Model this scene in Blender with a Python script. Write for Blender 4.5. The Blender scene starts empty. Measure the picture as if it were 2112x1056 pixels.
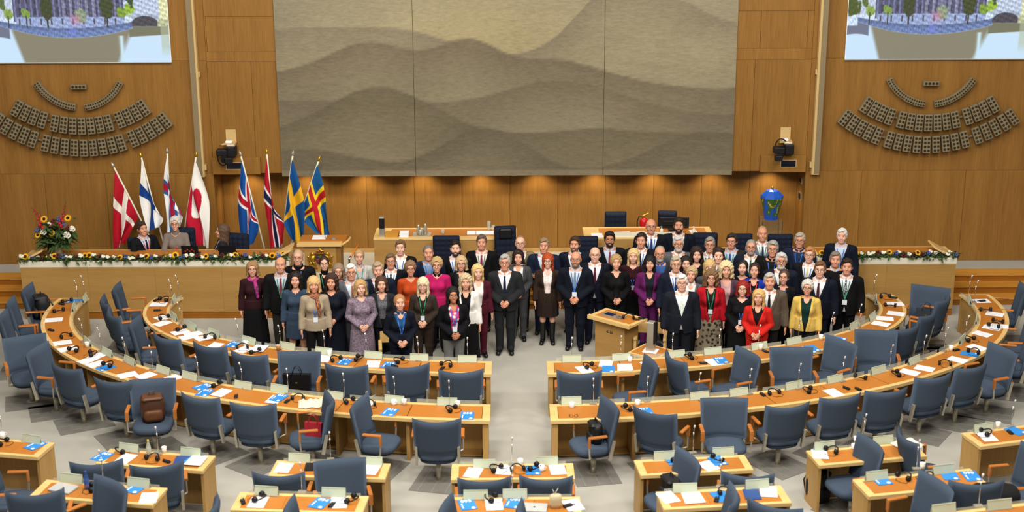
import bpy, math, random
import numpy as np
from math import sin, cos, tan, pi, radians, sqrt, atan2, asin, acos, hypot
from mathutils import Vector, Matrix

sc = bpy.context.scene
COL = sc.collection
random.seed(7)
RNG = np.random.default_rng(7)

# ---------------------------------------------------------------- camera, world, light
FPX, PITCH, CAMH, ROLL = 3000.0, radians(17), 9.2, .004
cam = bpy.data.objects.new('camera', bpy.data.cameras.new('camera'))
COL.objects.link(cam)
cam.data.sensor_width = 36
cam.data.lens = FPX / 2112 * 36
cam.data.clip_end = 200
cam.matrix_world = Matrix.Translation((0, 0, CAMH)) @ Matrix.Rotation(pi / 2 - PITCH, 4, 'X') @ Matrix.Rotation(-ROLL, 4, 'Z')
cam.data.dof.use_dof = True
cam.data.dof.focus_distance = 26.0
cam.data.dof.aperture_fstop = 1.15
sc.camera = cam

W = bpy.data.worlds.new('world'); sc.world = W; W.use_nodes = True
bgn = W.node_tree.nodes['Background']
bgn.inputs[0].default_value = (1.0, .95, .88, 1)
bgn.inputs[1].default_value = .17

sc.view_settings.view_transform = 'Standard'
sc.view_settings.look = 'None'
sc.view_settings.gamma = 1
sc.view_settings.use_curve_mapping = False
sc.view_settings.exposure = .33

def area(name, loc, size, power, color=(1, .95, .87), target=None):
    l = bpy.data.lights.new(name, 'AREA'); l.shape = 'RECTANGLE'
    l.size, l.size_y = size; l.energy = power; l.color = color
    o = bpy.data.objects.new(name, l); COL.objects.link(o); o.location = loc
    d = Vector(target) - Vector(loc) if target else Vector((0, 0, -1))
    o.rotation_euler = d.to_track_quat('-Z', 'Y').to_euler()
    return o
# rows of ceiling lights over the hall
for i, x in enumerate((-7.5, -2.5, 2.5, 7.5)):
    area('ceiling_light', (x, 15.0, 12.5), (2.2, 1.6), 420, target=(x * .8, 22.5, 0))
    area('ceiling_light', (x, 21.0, 12.5), (2.2, 1.6), 170, target=(x * .9, 21.0, 0))
area('ceiling_light', (-4, 9, 11.5), (4, 1.6), 520, target=(-2, 24, 1))
area('ceiling_light', (4, 9, 11.5), (4, 1.6), 520, target=(2, 24, 1))

# ---------------------------------------------------------------- small helpers
def lin(h):
    h = h.lstrip('#')
    v = [int(h[i:i + 2], 16) / 255 for i in (0, 2, 4)]
    return tuple(c / 12.92 if c <= .04045 else ((c + .055) / 1.055) ** 2.4 for c in v)

def ray(px, py):
    u = (px - 1056) / FPX; v = (py - 528) / FPX
    c, s = cos(ROLL), sin(ROLL); u, v = c * u - s * v, s * u + c * v
    return u, cos(PITCH) - v * sin(PITCH), -sin(PITCH) - v * cos(PITCH)
def G(px, py, z=0.0):
    "point of the level z seen at a pixel of the photograph"
    dx, dy, dz = ray(px, py); t = (z - CAMH) / dz
    return Vector((dx * t, dy * t, z))
def WY(px, py, Y):
    "point of the upright plane y = Y seen at a pixel of the photograph"
    dx, dy, dz = ray(px, py); t = Y / dy
    return Vector((dx * t, Y, CAMH + dz * t))

class MB:
    "collects shapes into one mesh"
    def __init__(s): s.v = []; s.f = []; s.m = []; s.mi = 0
    def add(s, vs, fs):
        b = len(s.v); s.v += [tuple(p) for p in vs]
        s.f += [tuple(i + b for i in f) for f in fs]; s.m += [s.mi] * len(fs)
        return s
    def box(s, c, d, rz=0, M=None, ch=0.0):
        x, y, z = d[0] / 2, d[1] / 2, d[2] / 2
        if ch <= 0:
            vs = [(sx * x, sy * y, sz * z) for sz in (-1, 1) for sy in (-1, 1) for sx in (-1, 1)]
            fs = [(0, 2, 3, 1), (4, 5, 7, 6), (0, 1, 5, 4), (2, 6, 7, 3), (0, 4, 6, 2), (1, 3, 7, 5)]
        else:
            ring = lambda a, b, zz: [(-a, -b, zz), (a, -b, zz), (a, b, zz), (-a, b, zz)]
            oct_ = lambda zz, e: [(-x + ch + e, -y + e, zz), (x - ch - e, -y + e, zz), (x - e, -y + ch + e, zz), (x - e, y - ch - e, zz),
                                  (x - ch - e, y - e, zz), (-x + ch + e, y - e, zz), (-x + e, y - ch - e, zz), (-x + e, -y + ch + e, zz)]
            vs = oct_(-z, ch * .7) + oct_(-z + ch, 0) + oct_(z - ch, 0) + oct_(z, ch * .7)
            fs = [tuple(range(7, -1, -1)), tuple(range(24, 32))]
            for r in range(3):
                for i in range(8):
                    j = (i + 1) % 8; fs.append((r * 8 + i, r * 8 + j, r * 8 + 8 + j, r * 8 + 8 + i))
        R = Matrix.Rotation(rz, 3, 'Z') if M is None else M
        C = Vector(c)
        return s.add([C + R @ Vector(p) for p in vs], fs)
    def span(s, x0, x1, y0, y1, z0, z1, ch=0):
        return s.box(((x0 + x1) / 2, (y0 + y1) / 2, (z0 + z1) / 2), (abs(x1 - x0), abs(y1 - y0), abs(z1 - z0)), ch=ch)
    def tube(s, pts, r, n=8, cap=True):
        pts = [Vector(p) for p in pts]; N = len(pts)
        rs = r if isinstance(r, (list, tuple)) else [r] * N
        vs = []
        t0 = (pts[1] - pts[0]).normalized()
        ref = Vector((0, 0, 1)) if abs(t0.z) < .9 else Vector((1, 0, 0))
        a = t0.cross(ref).normalized()
        for i in range(N):
            t = (pts[min(i + 1, N - 1)] - pts[max(i - 1, 0)])
            t = t.normalized() if t.length > 1e-9 else t0
            a = (a - t * a.dot(t)).normalized(); b = t.cross(a)
            for k in range(n):
                w = 2 * pi * k / n; vs.append(pts[i] + (a * cos(w) + b * sin(w)) * rs[i])
        fs = []
        for i in range(N - 1):
            for k in range(n):
                j = (k + 1) % n; fs.append((i * n + k, i * n + j, i * n + n + j, i * n + n + k))
        if cap: fs += [tuple(range(n - 1, -1, -1)), tuple(range((N - 1) * n, N * n))]
        return s.add(vs, fs)
    def lathe(s, prof, c=(0, 0, 0), n=16, sx=1, sy=1):
        vs = []; fs = []
        for r, z in prof:
            for k in range(n):
                w = 2 * pi * k / n; vs.append((c[0] + r * cos(w) * sx, c[1] + r * sin(w) * sy, c[2] + z))
        for i in range(len(prof) - 1):
            for k in range(n):
                j = (k + 1) % n; fs.append((i * n + k, i * n + j, i * n + n + j, i * n + n + k))
        fs += [tuple(range(n - 1, -1, -1)), tuple(range((len(prof) - 1) * n, len(prof) * n))]
        return s.add(vs, fs)
    def ell(s, c, r, n=10, m=6, M=None):
        vs = []; fs = []
        for i in range(m + 1):
            a = -pi / 2 + pi * i / m
            for k in range(n):
                w = 2 * pi * k / n
                p = Vector((cos(a) * cos(w) * r[0], cos(a) * sin(w) * r[1], sin(a) * r[2]))
                if M: p = M @ p
                vs.append(Vector(c) + p)
        for i in range(m):
            for k in range(n):
                j = (k + 1) % n; fs.append((i * n + k, i * n + j, i * n + n + j, i * n + n + k))
        return s.add(vs, fs)
    def prism(s, poly, z0, z1, M=None):
        n = len(poly)
        vs = [Vector((x, y, z0)) for x, y in poly] + [Vector((x, y, z1)) for x, y in poly]
        if M: vs = [M @ p for p in vs]
        fs = [tuple(range(n - 1, -1, -1)), tuple(range(n, 2 * n))] + [(i, (i + 1) % n, n + (i + 1) % n, n + i) for i in range(n)]
        return s.add(vs, fs)
    def grid(s, P, nu, nv):
        "P: list of nu*nv points, row by row"
        return s.add(P, [(i * nv + j, i * nv + j + 1, (i + 1) * nv + j + 1, (i + 1) * nv + j) for i in range(nu - 1) for j in range(nv - 1)])
    def mesh(s, name, mats, smooth=False):
        me = bpy.data.meshes.new(name); me.from_pydata(s.v, [], s.f)
        for m in (mats if isinstance(mats, (list, tuple)) else [mats]): me.materials.append(m)
        if max(s.m, default=0): me.polygons.foreach_set('material_index', s.m)
        if smooth: me.polygons.foreach_set('use_smooth', [True] * len(s.f))
        me.update(); return me
    def build(s, name, mats, parent=None, smooth=False, loc=None, rz=0):
        return put(name, s.mesh(name, mats, smooth), parent, loc, rz)

def put(name, me, parent=None, loc=None, rz=0, M=None, scale=None):
    o = bpy.data.objects.new(name, me); COL.objects.link(o)
    o.parent = parent
    if M is not None: o.matrix_local = M
    else:
        if loc is not None: o.location = loc
        if rz: o.rotation_euler = (0, 0, rz)
        if scale is not None: o.scale = scale
    return o
def tag(o, label=None, cat=None, group=None, kind=None):
    if label: o['label'] = label
    if cat: o['category'] = cat
    if group: o['group'] = group
    if kind: o['kind'] = kind
    return o
def thing(name, label, cat, loc=(0, 0, 0), rz=0, group=None):
    o = put(name, None, None, loc, rz); o.empty_display_size = .1
    return tag(o, label, cat, group)
def struct(o): o['kind'] = 'structure'; return o
def copy_tree(o, parent=None):
    c = o.copy(); COL.objects.link(c); c.parent = parent
    for ch in list(o.children): copy_tree(ch, c)
    return c

# ---------------------------------------------------------------- materials
def newmat(name):
    m = bpy.data.materials.new(name); m.use_nodes = True
    nt = m.node_tree; b = nt.nodes['Principled BSDF']
    return m, nt, b
def nodes(nt, *a):
    return [nt.nodes.new(x) for x in a]
MC = {}
def mat(hexa, rough=.6, metal=0, var=.12, scale=30, bump=.0, spec=.35, name=None, stretch=None, sheen=0, rnd=0.0):
    key = (hexa, rough, metal, var, scale, bump, spec, stretch, sheen, rnd)
    if key in MC: return MC[key]
    m, nt, b = newmat(name or 'surface_' + hexa)
    c = lin(hexa)
    tc, no, mx = nodes(nt, 'ShaderNodeTexCoord', 'ShaderNodeTexNoise', 'ShaderNodeMix')
    mx.data_type = 'RGBA'
    no.inputs['Scale'].default_value = scale; no.inputs['Detail'].default_value = 3
    src = tc.outputs['Object']
    if stretch:
        mp, = nodes(nt, 'ShaderNodeMapping'); mp.inputs['Scale'].default_value = stretch
        nt.links.new(src, mp.inputs[0]); src = mp.outputs[0]
    nt.links.new(src, no.inputs['Vector'])
    nt.links.new(no.outputs[0], mx.inputs[0])
    mx.inputs[6].default_value = (*[x * (1 - var) for x in c], 1)
    mx.inputs[7].default_value = (*[min(1, x * (1 + var)) for x in c], 1)
    out = mx.outputs[2]
    if rnd:
        oi, mr, m2 = nodes(nt, 'ShaderNodeObjectInfo', 'ShaderNodeMapRange', 'ShaderNodeHueSaturation')
        mr.inputs[3].default_value = 1 - rnd; mr.inputs[4].default_value = 1 + rnd
        nt.links.new(oi.outputs['Random'], mr.inputs[0]); nt.links.new(mr.outputs[0], m2.inputs['Value'])
        nt.links.new(out, m2.inputs['Color']); out = m2.outputs[0]
    nt.links.new(out, b.inputs['Base Color'])
    b.inputs['Roughness'].default_value = rough; b.inputs['Metallic'].default_value = metal
    b.inputs['Specular IOR Level'].default_value = spec
    if sheen: b.inputs['Sheen Weight'].default_value = sheen
    if bump:
        bn, = nodes(nt, 'ShaderNodeBump'); bn.inputs['Strength'].default_value = bump; bn.inputs['Distance'].default_value = .01
        nt.links.new(no.outputs[0], bn.inputs['Height']); nt.links.new(bn.outputs[0], b.inputs['Normal'])
    MC[key] = m
    return m
def wood(name, dark, light, axis='Z', rough=.45, fine=60, rnd=.06, spec=.3):
    m, nt, b = newmat(name)
    tc, m1, n1, m2, n2, r, mx, hs, oi, mr = nodes(nt, 'ShaderNodeTexCoord', 'ShaderNodeMapping', 'ShaderNodeTexNoise', 'ShaderNodeMapping', 'ShaderNodeTexNoise',
        'ShaderNodeValToRGB', 'ShaderNodeMix', 'ShaderNodeHueSaturation', 'ShaderNodeObjectInfo', 'ShaderNodeMapRange')
    s1 = {'X': (.04, 1, 1), 'Y': (1, .04, 1), 'Z': (1, 1, .04)}[axis]
    s2 = {'X': (.02, 1, 1), 'Y': (1, .02, 1), 'Z': (1, 1, .02)}[axis]
    m1.inputs['Scale'].default_value = s1; m2.inputs['Scale'].default_value = s2
    n1.inputs['Scale'].default_value = fine; n1.inputs['Detail'].default_value = 4
    n2.inputs['Scale'].default_value = 3.0; n2.inputs['Detail'].default_value = 1
    L = nt.links.new
    L(tc.outputs['Object'], m1.inputs[0]); L(tc.outputs['Object'], m2.inputs[0])
    L(m1.outputs[0], n1.inputs['Vector']); L(m2.outputs[0], n2.inputs['Vector'])
    mx.data_type = 'FLOAT'; mx.inputs[0].default_value = .5
    L(n1.outputs[0], mx.inputs[2]); L(n2.outputs[0], mx.inputs[3])
    L(mx.outputs[0], r.inputs[0])
    e = r.color_ramp.elements; e[0].position = .36; e[1].position = .64
    e[0].color = (*lin(dark), 1); e[1].color = (*lin(light), 1)
    mr.inputs[3].default_value = 1 - rnd; mr.inputs[4].default_value = 1 + rnd
    L(oi.outputs['Random'], mr.inputs[0]); L(mr.outputs[0], hs.inputs['Value']); L(r.outputs[0], hs.inputs['Color'])
    L(hs.outputs[0], b.inputs['Base Color'])
    b.inputs['Roughness'].default_value = rough; b.inputs['Specular IOR Level'].default_value = spec
    return m
def attrmat(name, attr='Col', rough=.8, emit=0, spec=.2, weave=0):
    m, nt, b = newmat(name)
    a, = nodes(nt, 'ShaderNodeAttribute'); a.attribute_name = attr
    nt.links.new(a.outputs['Color'], b.inputs['Base Color'])
    b.inputs['Roughness'].default_value = rough; b.inputs['Specular IOR Level'].default_value = spec
    if emit:
        nt.links.remove(b.inputs['Base Color'].links[0]); b.inputs['Base Color'].default_value = (.02, .02, .02, 1)
        nt.links.new(a.outputs['Color'], b.inputs['Emission Color']); b.inputs['Emission Strength'].default_value = emit
    if weave:
        tc, mp, no, mx = nodes(nt, 'ShaderNodeTexCoord', 'ShaderNodeMapping', 'ShaderNodeTexNoise', 'ShaderNodeMix')
        mp.inputs['Scale'].default_value = (.25, 1, 1); no.inputs['Scale'].default_value = 28; no.inputs['Detail'].default_value = 6; no.inputs['Roughness'].default_value = .75
        mx.data_type = 'RGBA'; mx.blend_type = 'OVERLAY'; mx.inputs[0].default_value = weave
        L = nt.links.new
        L(tc.outputs['Object'], mp.inputs[0]); L(mp.outputs[0], no.inputs['Vector']); L(a.outputs['Color'], mx.inputs[6]); L(no.outputs[0], mx.inputs[7])
        L(mx.outputs[2], b.inputs['Base Color'])
    return m
def paint(me, cols, attr='Col'):
    a = me.color_attributes.new(attr, 'FLOAT_COLOR', 'POINT')
    c = np.ones((len(me.vertices), 4), np.float32); c[:, :3] = cols
    a.data.foreach_set('color', c.ravel())
def glassmat(name, hexa, alpha=.3, rough=.05):
    m, nt, b = newmat(name)
    b.inputs['Base Color'].default_value = (*lin(hexa), 1); b.inputs['Roughness'].default_value = rough
    b.inputs['Alpha'].default_value = alpha
    return m

OAK = wood('oak_wall', '#7e5722', '#956a30', 'Z', .5, rnd=.04)
OAKX = wood('oak_pale', '#a07a42', '#b18a4e', 'X', .5, rnd=.03)
BEECH = wood('beech_edge', '#d2ab68', '#e6c384', 'X', .4, rnd=.02)
BEECHZ = wood('beech_panel', '#ad864a', '#bf985a', 'Z', .45, rnd=.02)
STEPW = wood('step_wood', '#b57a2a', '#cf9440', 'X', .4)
LEATHER = mat('#b3702a', .5, scale=60, var=.1, bump=.1, rnd=.06)
CARPET = mat('#a9a69c', .95, scale=2.2, var=.10, spec=.1)
FABRIC = mat('#434f5f', .9, scale=160, var=.25, bump=.15, spec=.15, rnd=.08)
FABDARK = mat('#2d3746', .9, scale=160, var=.2, spec=.1)
NAVY = mat('#161d2e', .8, scale=80, var=.2, spec=.2)
ARMWOOD = wood('arm_wood', '#a9622a', '#c07a3a', 'Y', .4)
STEEL = mat('#b9b3a4', .35, metal=.6, var=.05)
CHROME = mat('#d8d8d8', .2, metal=1, var=.03)
BLACK = mat('#131316', .5, var=.2)
BLACKM = mat('#0b0b0d', .8, var=.2)
WHITE = mat('#f2f2f6', .7, var=.02)
BEIGE = mat('#c8aa72', .5, var=.05)
GREYSLOT = mat('#847558', .6, var=.06)
BLUECARD = mat('#2f86d2', .5, var=.05)
NAVYCARD = mat('#2a4a86', .5, var=.05)
PLATE = mat('#c3cdb4', .35, var=.04, spec=.5)
INK = mat('#6f776c', .7, var=.05)
CREAM = mat('#e2ddc8', .5, var=.03)
GLASS = glassmat('clear_glass', '#cfd8cc', .28)
GOLD = mat('#d9a836', .3, metal=.8, var=.1)
# ---------------------------------------------------------------- the hall: floor, podium, walls
YW = 28.2      # front plane of the end wall
YR = 28.95     # back of the recess under the tapestry
PZ = .45       # podium level
Z4, Z5 = .40, .80
floor_o = struct(MB().span(-16, 16, 4, 30, -.1, 0).build('floor', CARPET))
CX, CY = .22, 24.7
def tier(name, a, b, z, parent=None):
    poly = []
    for i in range(41):
        t = radians(-75 + 150 * i / 40); poly.append((CX + a * sin(t), CY - b * cos(t)))
    poly += [(16, poly[-1][1]), (16, 4), (-16, 4), (-16, poly[0][1])]
    return struct(MB().prism(poly, 0.0, z).build(name, CARPET))
tier('platform', 11.9, 8.42, Z4)
tier('platform', 13.6, 10.22, Z5)

# podium carpet platform with wooden steps
XL0, XL1 = -9.25, -4.2       # left podium desk
XR0, XR1 = 5.75, 8.35        # right podium desk
pod = struct(MB().span(-16, 16, 27.32, 30, 0, PZ).span(XL0, XR1, 26.75, 27.32, 0, PZ - .001).span(XL0, XL1, 26.18, 26.75, 0, PZ).span(XR0, XR1, 26.18, 26.75, 0, PZ).build('podium', CARPET))
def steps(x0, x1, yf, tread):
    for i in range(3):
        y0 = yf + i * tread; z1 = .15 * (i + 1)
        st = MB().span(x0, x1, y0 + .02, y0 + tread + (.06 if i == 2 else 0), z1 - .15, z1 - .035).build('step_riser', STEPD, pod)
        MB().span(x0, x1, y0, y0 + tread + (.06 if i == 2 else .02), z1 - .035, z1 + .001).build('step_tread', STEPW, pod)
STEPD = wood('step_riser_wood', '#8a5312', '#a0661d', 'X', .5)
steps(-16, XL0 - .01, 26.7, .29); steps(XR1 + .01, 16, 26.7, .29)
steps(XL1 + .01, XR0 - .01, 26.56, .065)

def panels(name, rects, y, parent_mat=OAK, backing=None, normal=1):
    "a wall: dark backing with separate veneer panels proud of it"
    b = MB()
    x0, x1, z0, z1 = backing
    b.span(x0, x1, y, y + .2, z0, z1)
    w = struct(b.build(name, mat('#6b4516', .8)))
    for (a, c, d, e) in rects:
        g = .0022
        MB().box((0, 0, 0), (c - a - 2 * g, .02, e - d - 2 * g), ch=.003).build('wood_panel', parent_mat, w, loc=((a + c) / 2, y - .008, (d + e) / 2))
    return w
ZS = 2.33
def rectgrid(xs, zs): return [(xs[i], xs[i + 1], zs[j], zs[j + 1]) for i in range(len(xs) - 1) for j in range(len(zs) - 1)]
panels('wall_left', rectgrid((-16, -13.4, -11.3, -9.32, -8.1, -5.93), (PZ, ZS)) + rectgrid((-16, -10.3, -5.93), (ZS, 4.58, 9.5)), YW, OAK, (-16, -5.93, 0, 9.5))
panels('wall_right', rectgrid((5.85, 6.98, 9.05, 11.2, 13.5, 16), (PZ, ZS)) + rectgrid((5.85, 10.2, 16), (ZS, 4.58, 9.5)), YW, OAK, (5.85, 16, 0, 9.5))
panels('wall_back', rectgrid((-5.93, -5.07, -4.3), (ZS, 4.56)) + rectgrid((-5.93, -4.3), (4.56, 4.75)) + [(-5.93, -5.9, 4.75, 5.43), (-5.9, -4.3, 4.75, 5.43)] + rectgrid((-5.93, -4.3), (5.43, 9.5))
       + rectgrid((4.1, 4.75, 5.85), (ZS, 4.56)) + rectgrid((4.1, 5.85), (4.56, 4.78)) + [(4.1, 4.83, 4.78, 5.5), (4.83, 5.74, 4.78, 5.5), (5.74, 5.85, 4.78, 5.5)] + rectgrid((4.1, 5.85), (5.5, 9.5))
       + [(-4.3, 4.1, ZS, 9.5)], YW, OAK, (-5.93, 5.85, ZS, 9.5))
xs = list(np.linspace(-5.93, 5.85, 13))
panels('wall_recess', rectgrid(xs, (PZ + .09, ZS + .4)), YR, OAK, (-6.1, 6.0, PZ, ZS + .5))
MB().span(-5.93, 5.85, YR - .035, YR, PZ, PZ + .085).build('baseboard_recess', BEECHZ); struct(bpy.data.objects['baseboard_recess'])
for nm, xa, xb in (('wall_recess_left', -6.05, -5.93), ('wall_recess_right', 5.85, 5.97)):
    struct(MB().span(xa, xb, YW + .0, YR + .2, PZ, ZS + .3).build(nm, OAK))
struct(MB().span(-6.05, 5.97, YW + .2, YR + .2, ZS + .0, ZS + .1).build('ceiling_recess', OAK))
# downlights set in the soffit of the recess
for i in range(10):
    x = -5.35 + 10.6 * i / 9
    t = thing('downlight', 'recessed round downlight in the soffit below the tapestry, number %s from left' % ('one', 'two', 'three', 'four', 'five', 'six', 'seven', 'eight', 'nine', 'ten')[i], 'downlight', (x, 28.62, ZS - .012), group='downlights in the recess soffit')
    MB().lathe([(.05, 0), (.05, .012), (.03, .012)], n=14).build('trim_ring', STEEL, t)
    MB().lathe([(.03, .002), (.03, .008)], n=12).build('lens', mat('#fff0d0', .3), t)
    l = bpy.data.lights.new('downlight_lamp', 'SPOT'); l.energy = 34; l.color = (1, .82, .56); l.spot_size = radians(125); l.spot_blend = .8; l.shadow_soft_size = .03
    o = put('downlight_lamp', l, t, (0, 0, -.02))

# upright rails beside the screens
for sx, x in (('left', -6.16), ('right', 6.02)):
    t = thing('screen_rail', 'tall beige screen rail with grey slot on the %s wall' % sx, 'rail', (x, YW - .02, 2.28), group='screen rails')
    e = -1 if sx == 'left' else 1
    MB().span(-.075, .075, -.13, 0, 0, 7, ch=.006).build('housing', BEIGE, t)
    MB().span(-.048 + e * .02, .055 + e * .02, -.138, -.12, .03, 7).build('slot_cover', GREYSLOT, t)
    MB().span(-e * .09 - .02, -e * .09 + .02, -.1, -.02, .14, .25).build('catch', BEIGE, t)
    MB().span(-e * .085 - .015, -e * .085 + .015, -.1, -.02, 2.0, 2.1).build('catch', BEIGE, t)

# boxes with a dark window, robot cameras above them
for sx, x0, x1, zz, wx, ex in (('left', -5.93, -4.98, 2.33, -5.5, -1), ('right', 4.93, 5.83, 2.38, 5.48, 1)):
    t = thing('camera_hatch', 'projecting oak hatch with small dark window under the %s wall camera' % sx, 'hatch', ((x0 + x1) / 2, YW - .02, ZS), group='oak hatches')
    w = x1 - x0
    MB().span(-w / 2, w / 2, -.10, 0, 0, .335, ch=.004).build('box', OAK, t)
    MB().span(wx - (x0 + x1) / 2 - .16, wx - (x0 + x1) / 2 + .16, -.106, -.09, .10, .25).build('window_frame', BEIGE, t)
    MB().span(wx - (x0 + x1) / 2 - .145, wx - (x0 + x1) / 2 + .145, -.11, -.1, .112, .24).build('dark_window', mat('#0a0c1c', .25, spec=.6), t)
    cx = -5.53 if ex < 0 else 5.42
    t = thing('wall_camera', 'black robotic television camera on a beige bracket, %s side of tapestry' % sx, 'camera', (cx, YW - .02, 2.72), group='robotic wall cameras')
    MB().span(-.11, .09, -.015, 0, .24, .5).build('wall_plate', BEIGE, t)
    for bx in (-.08, .06):
        for bz in (.27, .47): MB().ell((bx, -.018, bz), (.01, .008, .01), 6, 4).build('bolt', STEEL, t)
    MB().prism([(-.16, -.26), (.1, -.2), (.1, 0), (-.11, 0)], .24, .255).build('shelf', BEIGE, t)
    MB().span(-.1, .03, -.17, -.08, .255, .30, ch=.01).build('connector_box', WHITE, t)
    MB().span(-.07, .1, -.24, -.08, .2, .24, ch=.01).build('pan_mount', STEEL, t)
    MB().span(-.06 if ex < 0 else -.05, .11 if ex < 0 else .13, -.28, -.06, .0, .2, ch=.02).build('pan_head', BLACK, t)
    s = ex if ex < 0 else -1
    MB().span(-.27, -.05, -.3, -.12, .03, .15, ch=.015).build('camera_body', BLACK, t)
    ln = MB().tube([(-.12, -.28, .0), (-.10 if ex < 0 else -.2, -.42, -.03)], [.05, .06], 12).build('lens', BLACKM, t)
    lx = .0 if ex < 0 else -.2
    MB().box((lx, -.42, -.03), (.15, .1, .1), ch=.01).build('lens_hood', BLACK, t)
    if ex < 0:
        pts = [(-.26, -.2, .1)] + [(-.16 + .1 * cos(a), -.2, -.02 + .16 * sin(a)) for a in np.linspace(pi, 2 * pi, 10)]
    else:
        pts = [(-.12 + .11 * cos(a), -.2, .17 + .14 * sin(a)) for a in np.linspace(pi, .1, 10)]
    MB().tube(pts, .013, 6).build('cable', BLACKM, t)

# ---------------------------------------------------------------- tapestry: three woven lengths hung side by side
def srgb2lin(c):
    c = np.asarray(c, float); return np.where(c <= .04045, c / 12.92, ((c + .055) / 1.055) ** 2.4)
def hx(h): return np.array([int(h[i:i + 2], 16) / 255 for i in (1, 3, 5)])
def fbm(u, v, seed, n=5, f0=3.0):
    r = np.random.default_rng(seed); s = np.zeros_like(u)
    for i in range(n):
        f = f0 * 2 ** i
        for k in range(3):
            a = r.uniform(0, 2 * pi); s += np.sin((u * cos(a) + v * sin(a)) * f + r.uniform(0, 7)) / (1.7 ** i) / 3
    return s
TW0, TW1, TZ0, TZ1 = -4.57, 4.38, 2.27, 8.0
tap = thing('tapestry', 'large grey beige woven tapestry of misty hills on the end wall', 'tapestry', (0, YW - .05, TZ0))
TAPM = attrmat('tapestry_wool', weave=.5)
def tapcol(u, z):
    sky = hx('#a39a84')
    c = np.ones((*u.shape, 3)) * sky
    glow = np.exp(-((u - .47) / .28) ** 2 - ((z - 2.7) / 1.0) ** 2)[..., None]
    c = c * (1 - glow) + hx('#b8ab86') * glow
    side = np.clip(np.abs(u - .5) * 1.5 - .35, 0, 1)[..., None]
    c = c * (1 - side * .4) + hx('#857d70') * side * .4
    def g(m, s): return np.exp(-((u - m) / s) ** 2)
    ridges = [(2.95 + .75 * g(.72, .09) + .5 * g(.85, .1) - .5 * g(.5, .15), '#8d8271', '#a39a80', .8),
              (2.1 + .55 * g(.2, .12) + .62 * g(.42, .1) + .25 * g(.62, .1) - .35 * g(.95, .2), '#7c705f', '#989078', 1.2),
              (1.45 + .5 * g(.62, .16) - .2 * g(.95, .2) + .1 * g(.1, .2), '#7c705f', '#948b76', .9),
              (.85 + .95 * g(.22, .17) + .1 * g(.7, .1), '#756b58', '#968c74', 1.5),
              (.05 + .95 * g(.45, .13) + .85 * g(.95, .17) + .5 * g(.05, .2), '#736a59', '#8a816c', 1.1)]
    n = fbm(u * 3, z * 1.2, 4)
    for crest, dk, lt, fall in ridges:
        h = crest + .03 * n
        d = np.clip((h - z) / fall, 0, 1)[..., None]
        m = np.clip((h - z) / .035, 0, 1)[..., None]
        col = hx(dk) * (1 - d) + hx(lt) * d
        c = c * (1 - m * .9) + col * m * .9
    rim = (z < .09)[..., None]
    c = np.where(rim, hx('#928771'), c)
    c = c * .93 * np.array((.95, .93, .86)); c = c * .85 + c.mean(-1, keepdims=True) * .15
    return srgb2lin(np.clip(c * (1 + .035 * n[..., None]), 0, 1))
cuts = [TW0, TW0 + (TW1 - TW0) * .298, TW0 + (TW1 - TW0) * .713, TW1]
for i in range(3):
    nu, nv = 90, 130
    U = np.linspace(cuts[i] + .004, cuts[i + 1] - .004, nu); Z = np.linspace(0, TZ1 - TZ0, nv)
    uu, zz = np.meshgrid(U, Z, indexing='ij')
    yy = .006 * np.sin(uu * 2.3 + zz) + .01 * np.sin(zz * 1.1 + uu)
    mb = MB(); mb.grid(np.stack([uu, yy - .012, zz], -1).reshape(-1, 3), nu, nv)
    n0 = len(mb.v); mb.grid(np.stack([uu[::-1], yy[::-1] + .012, zz[::-1]], -1).reshape(-1, 3), nu, nv)
    me = mb.mesh('woven_length', TAPM, True)
    col = tapcol((uu - TW0) / (TW1 - TW0), zz).reshape(-1, 3)
    paint(me, np.vstack([col, col]))
    put('woven_length', me, tap)
MB().tube([(TW0, .0, TZ1 - TZ0 + .02), (TW1, .0, TZ1 - TZ0 + .02)], .025).build('hanging_rod', STEEL, tap)

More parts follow.
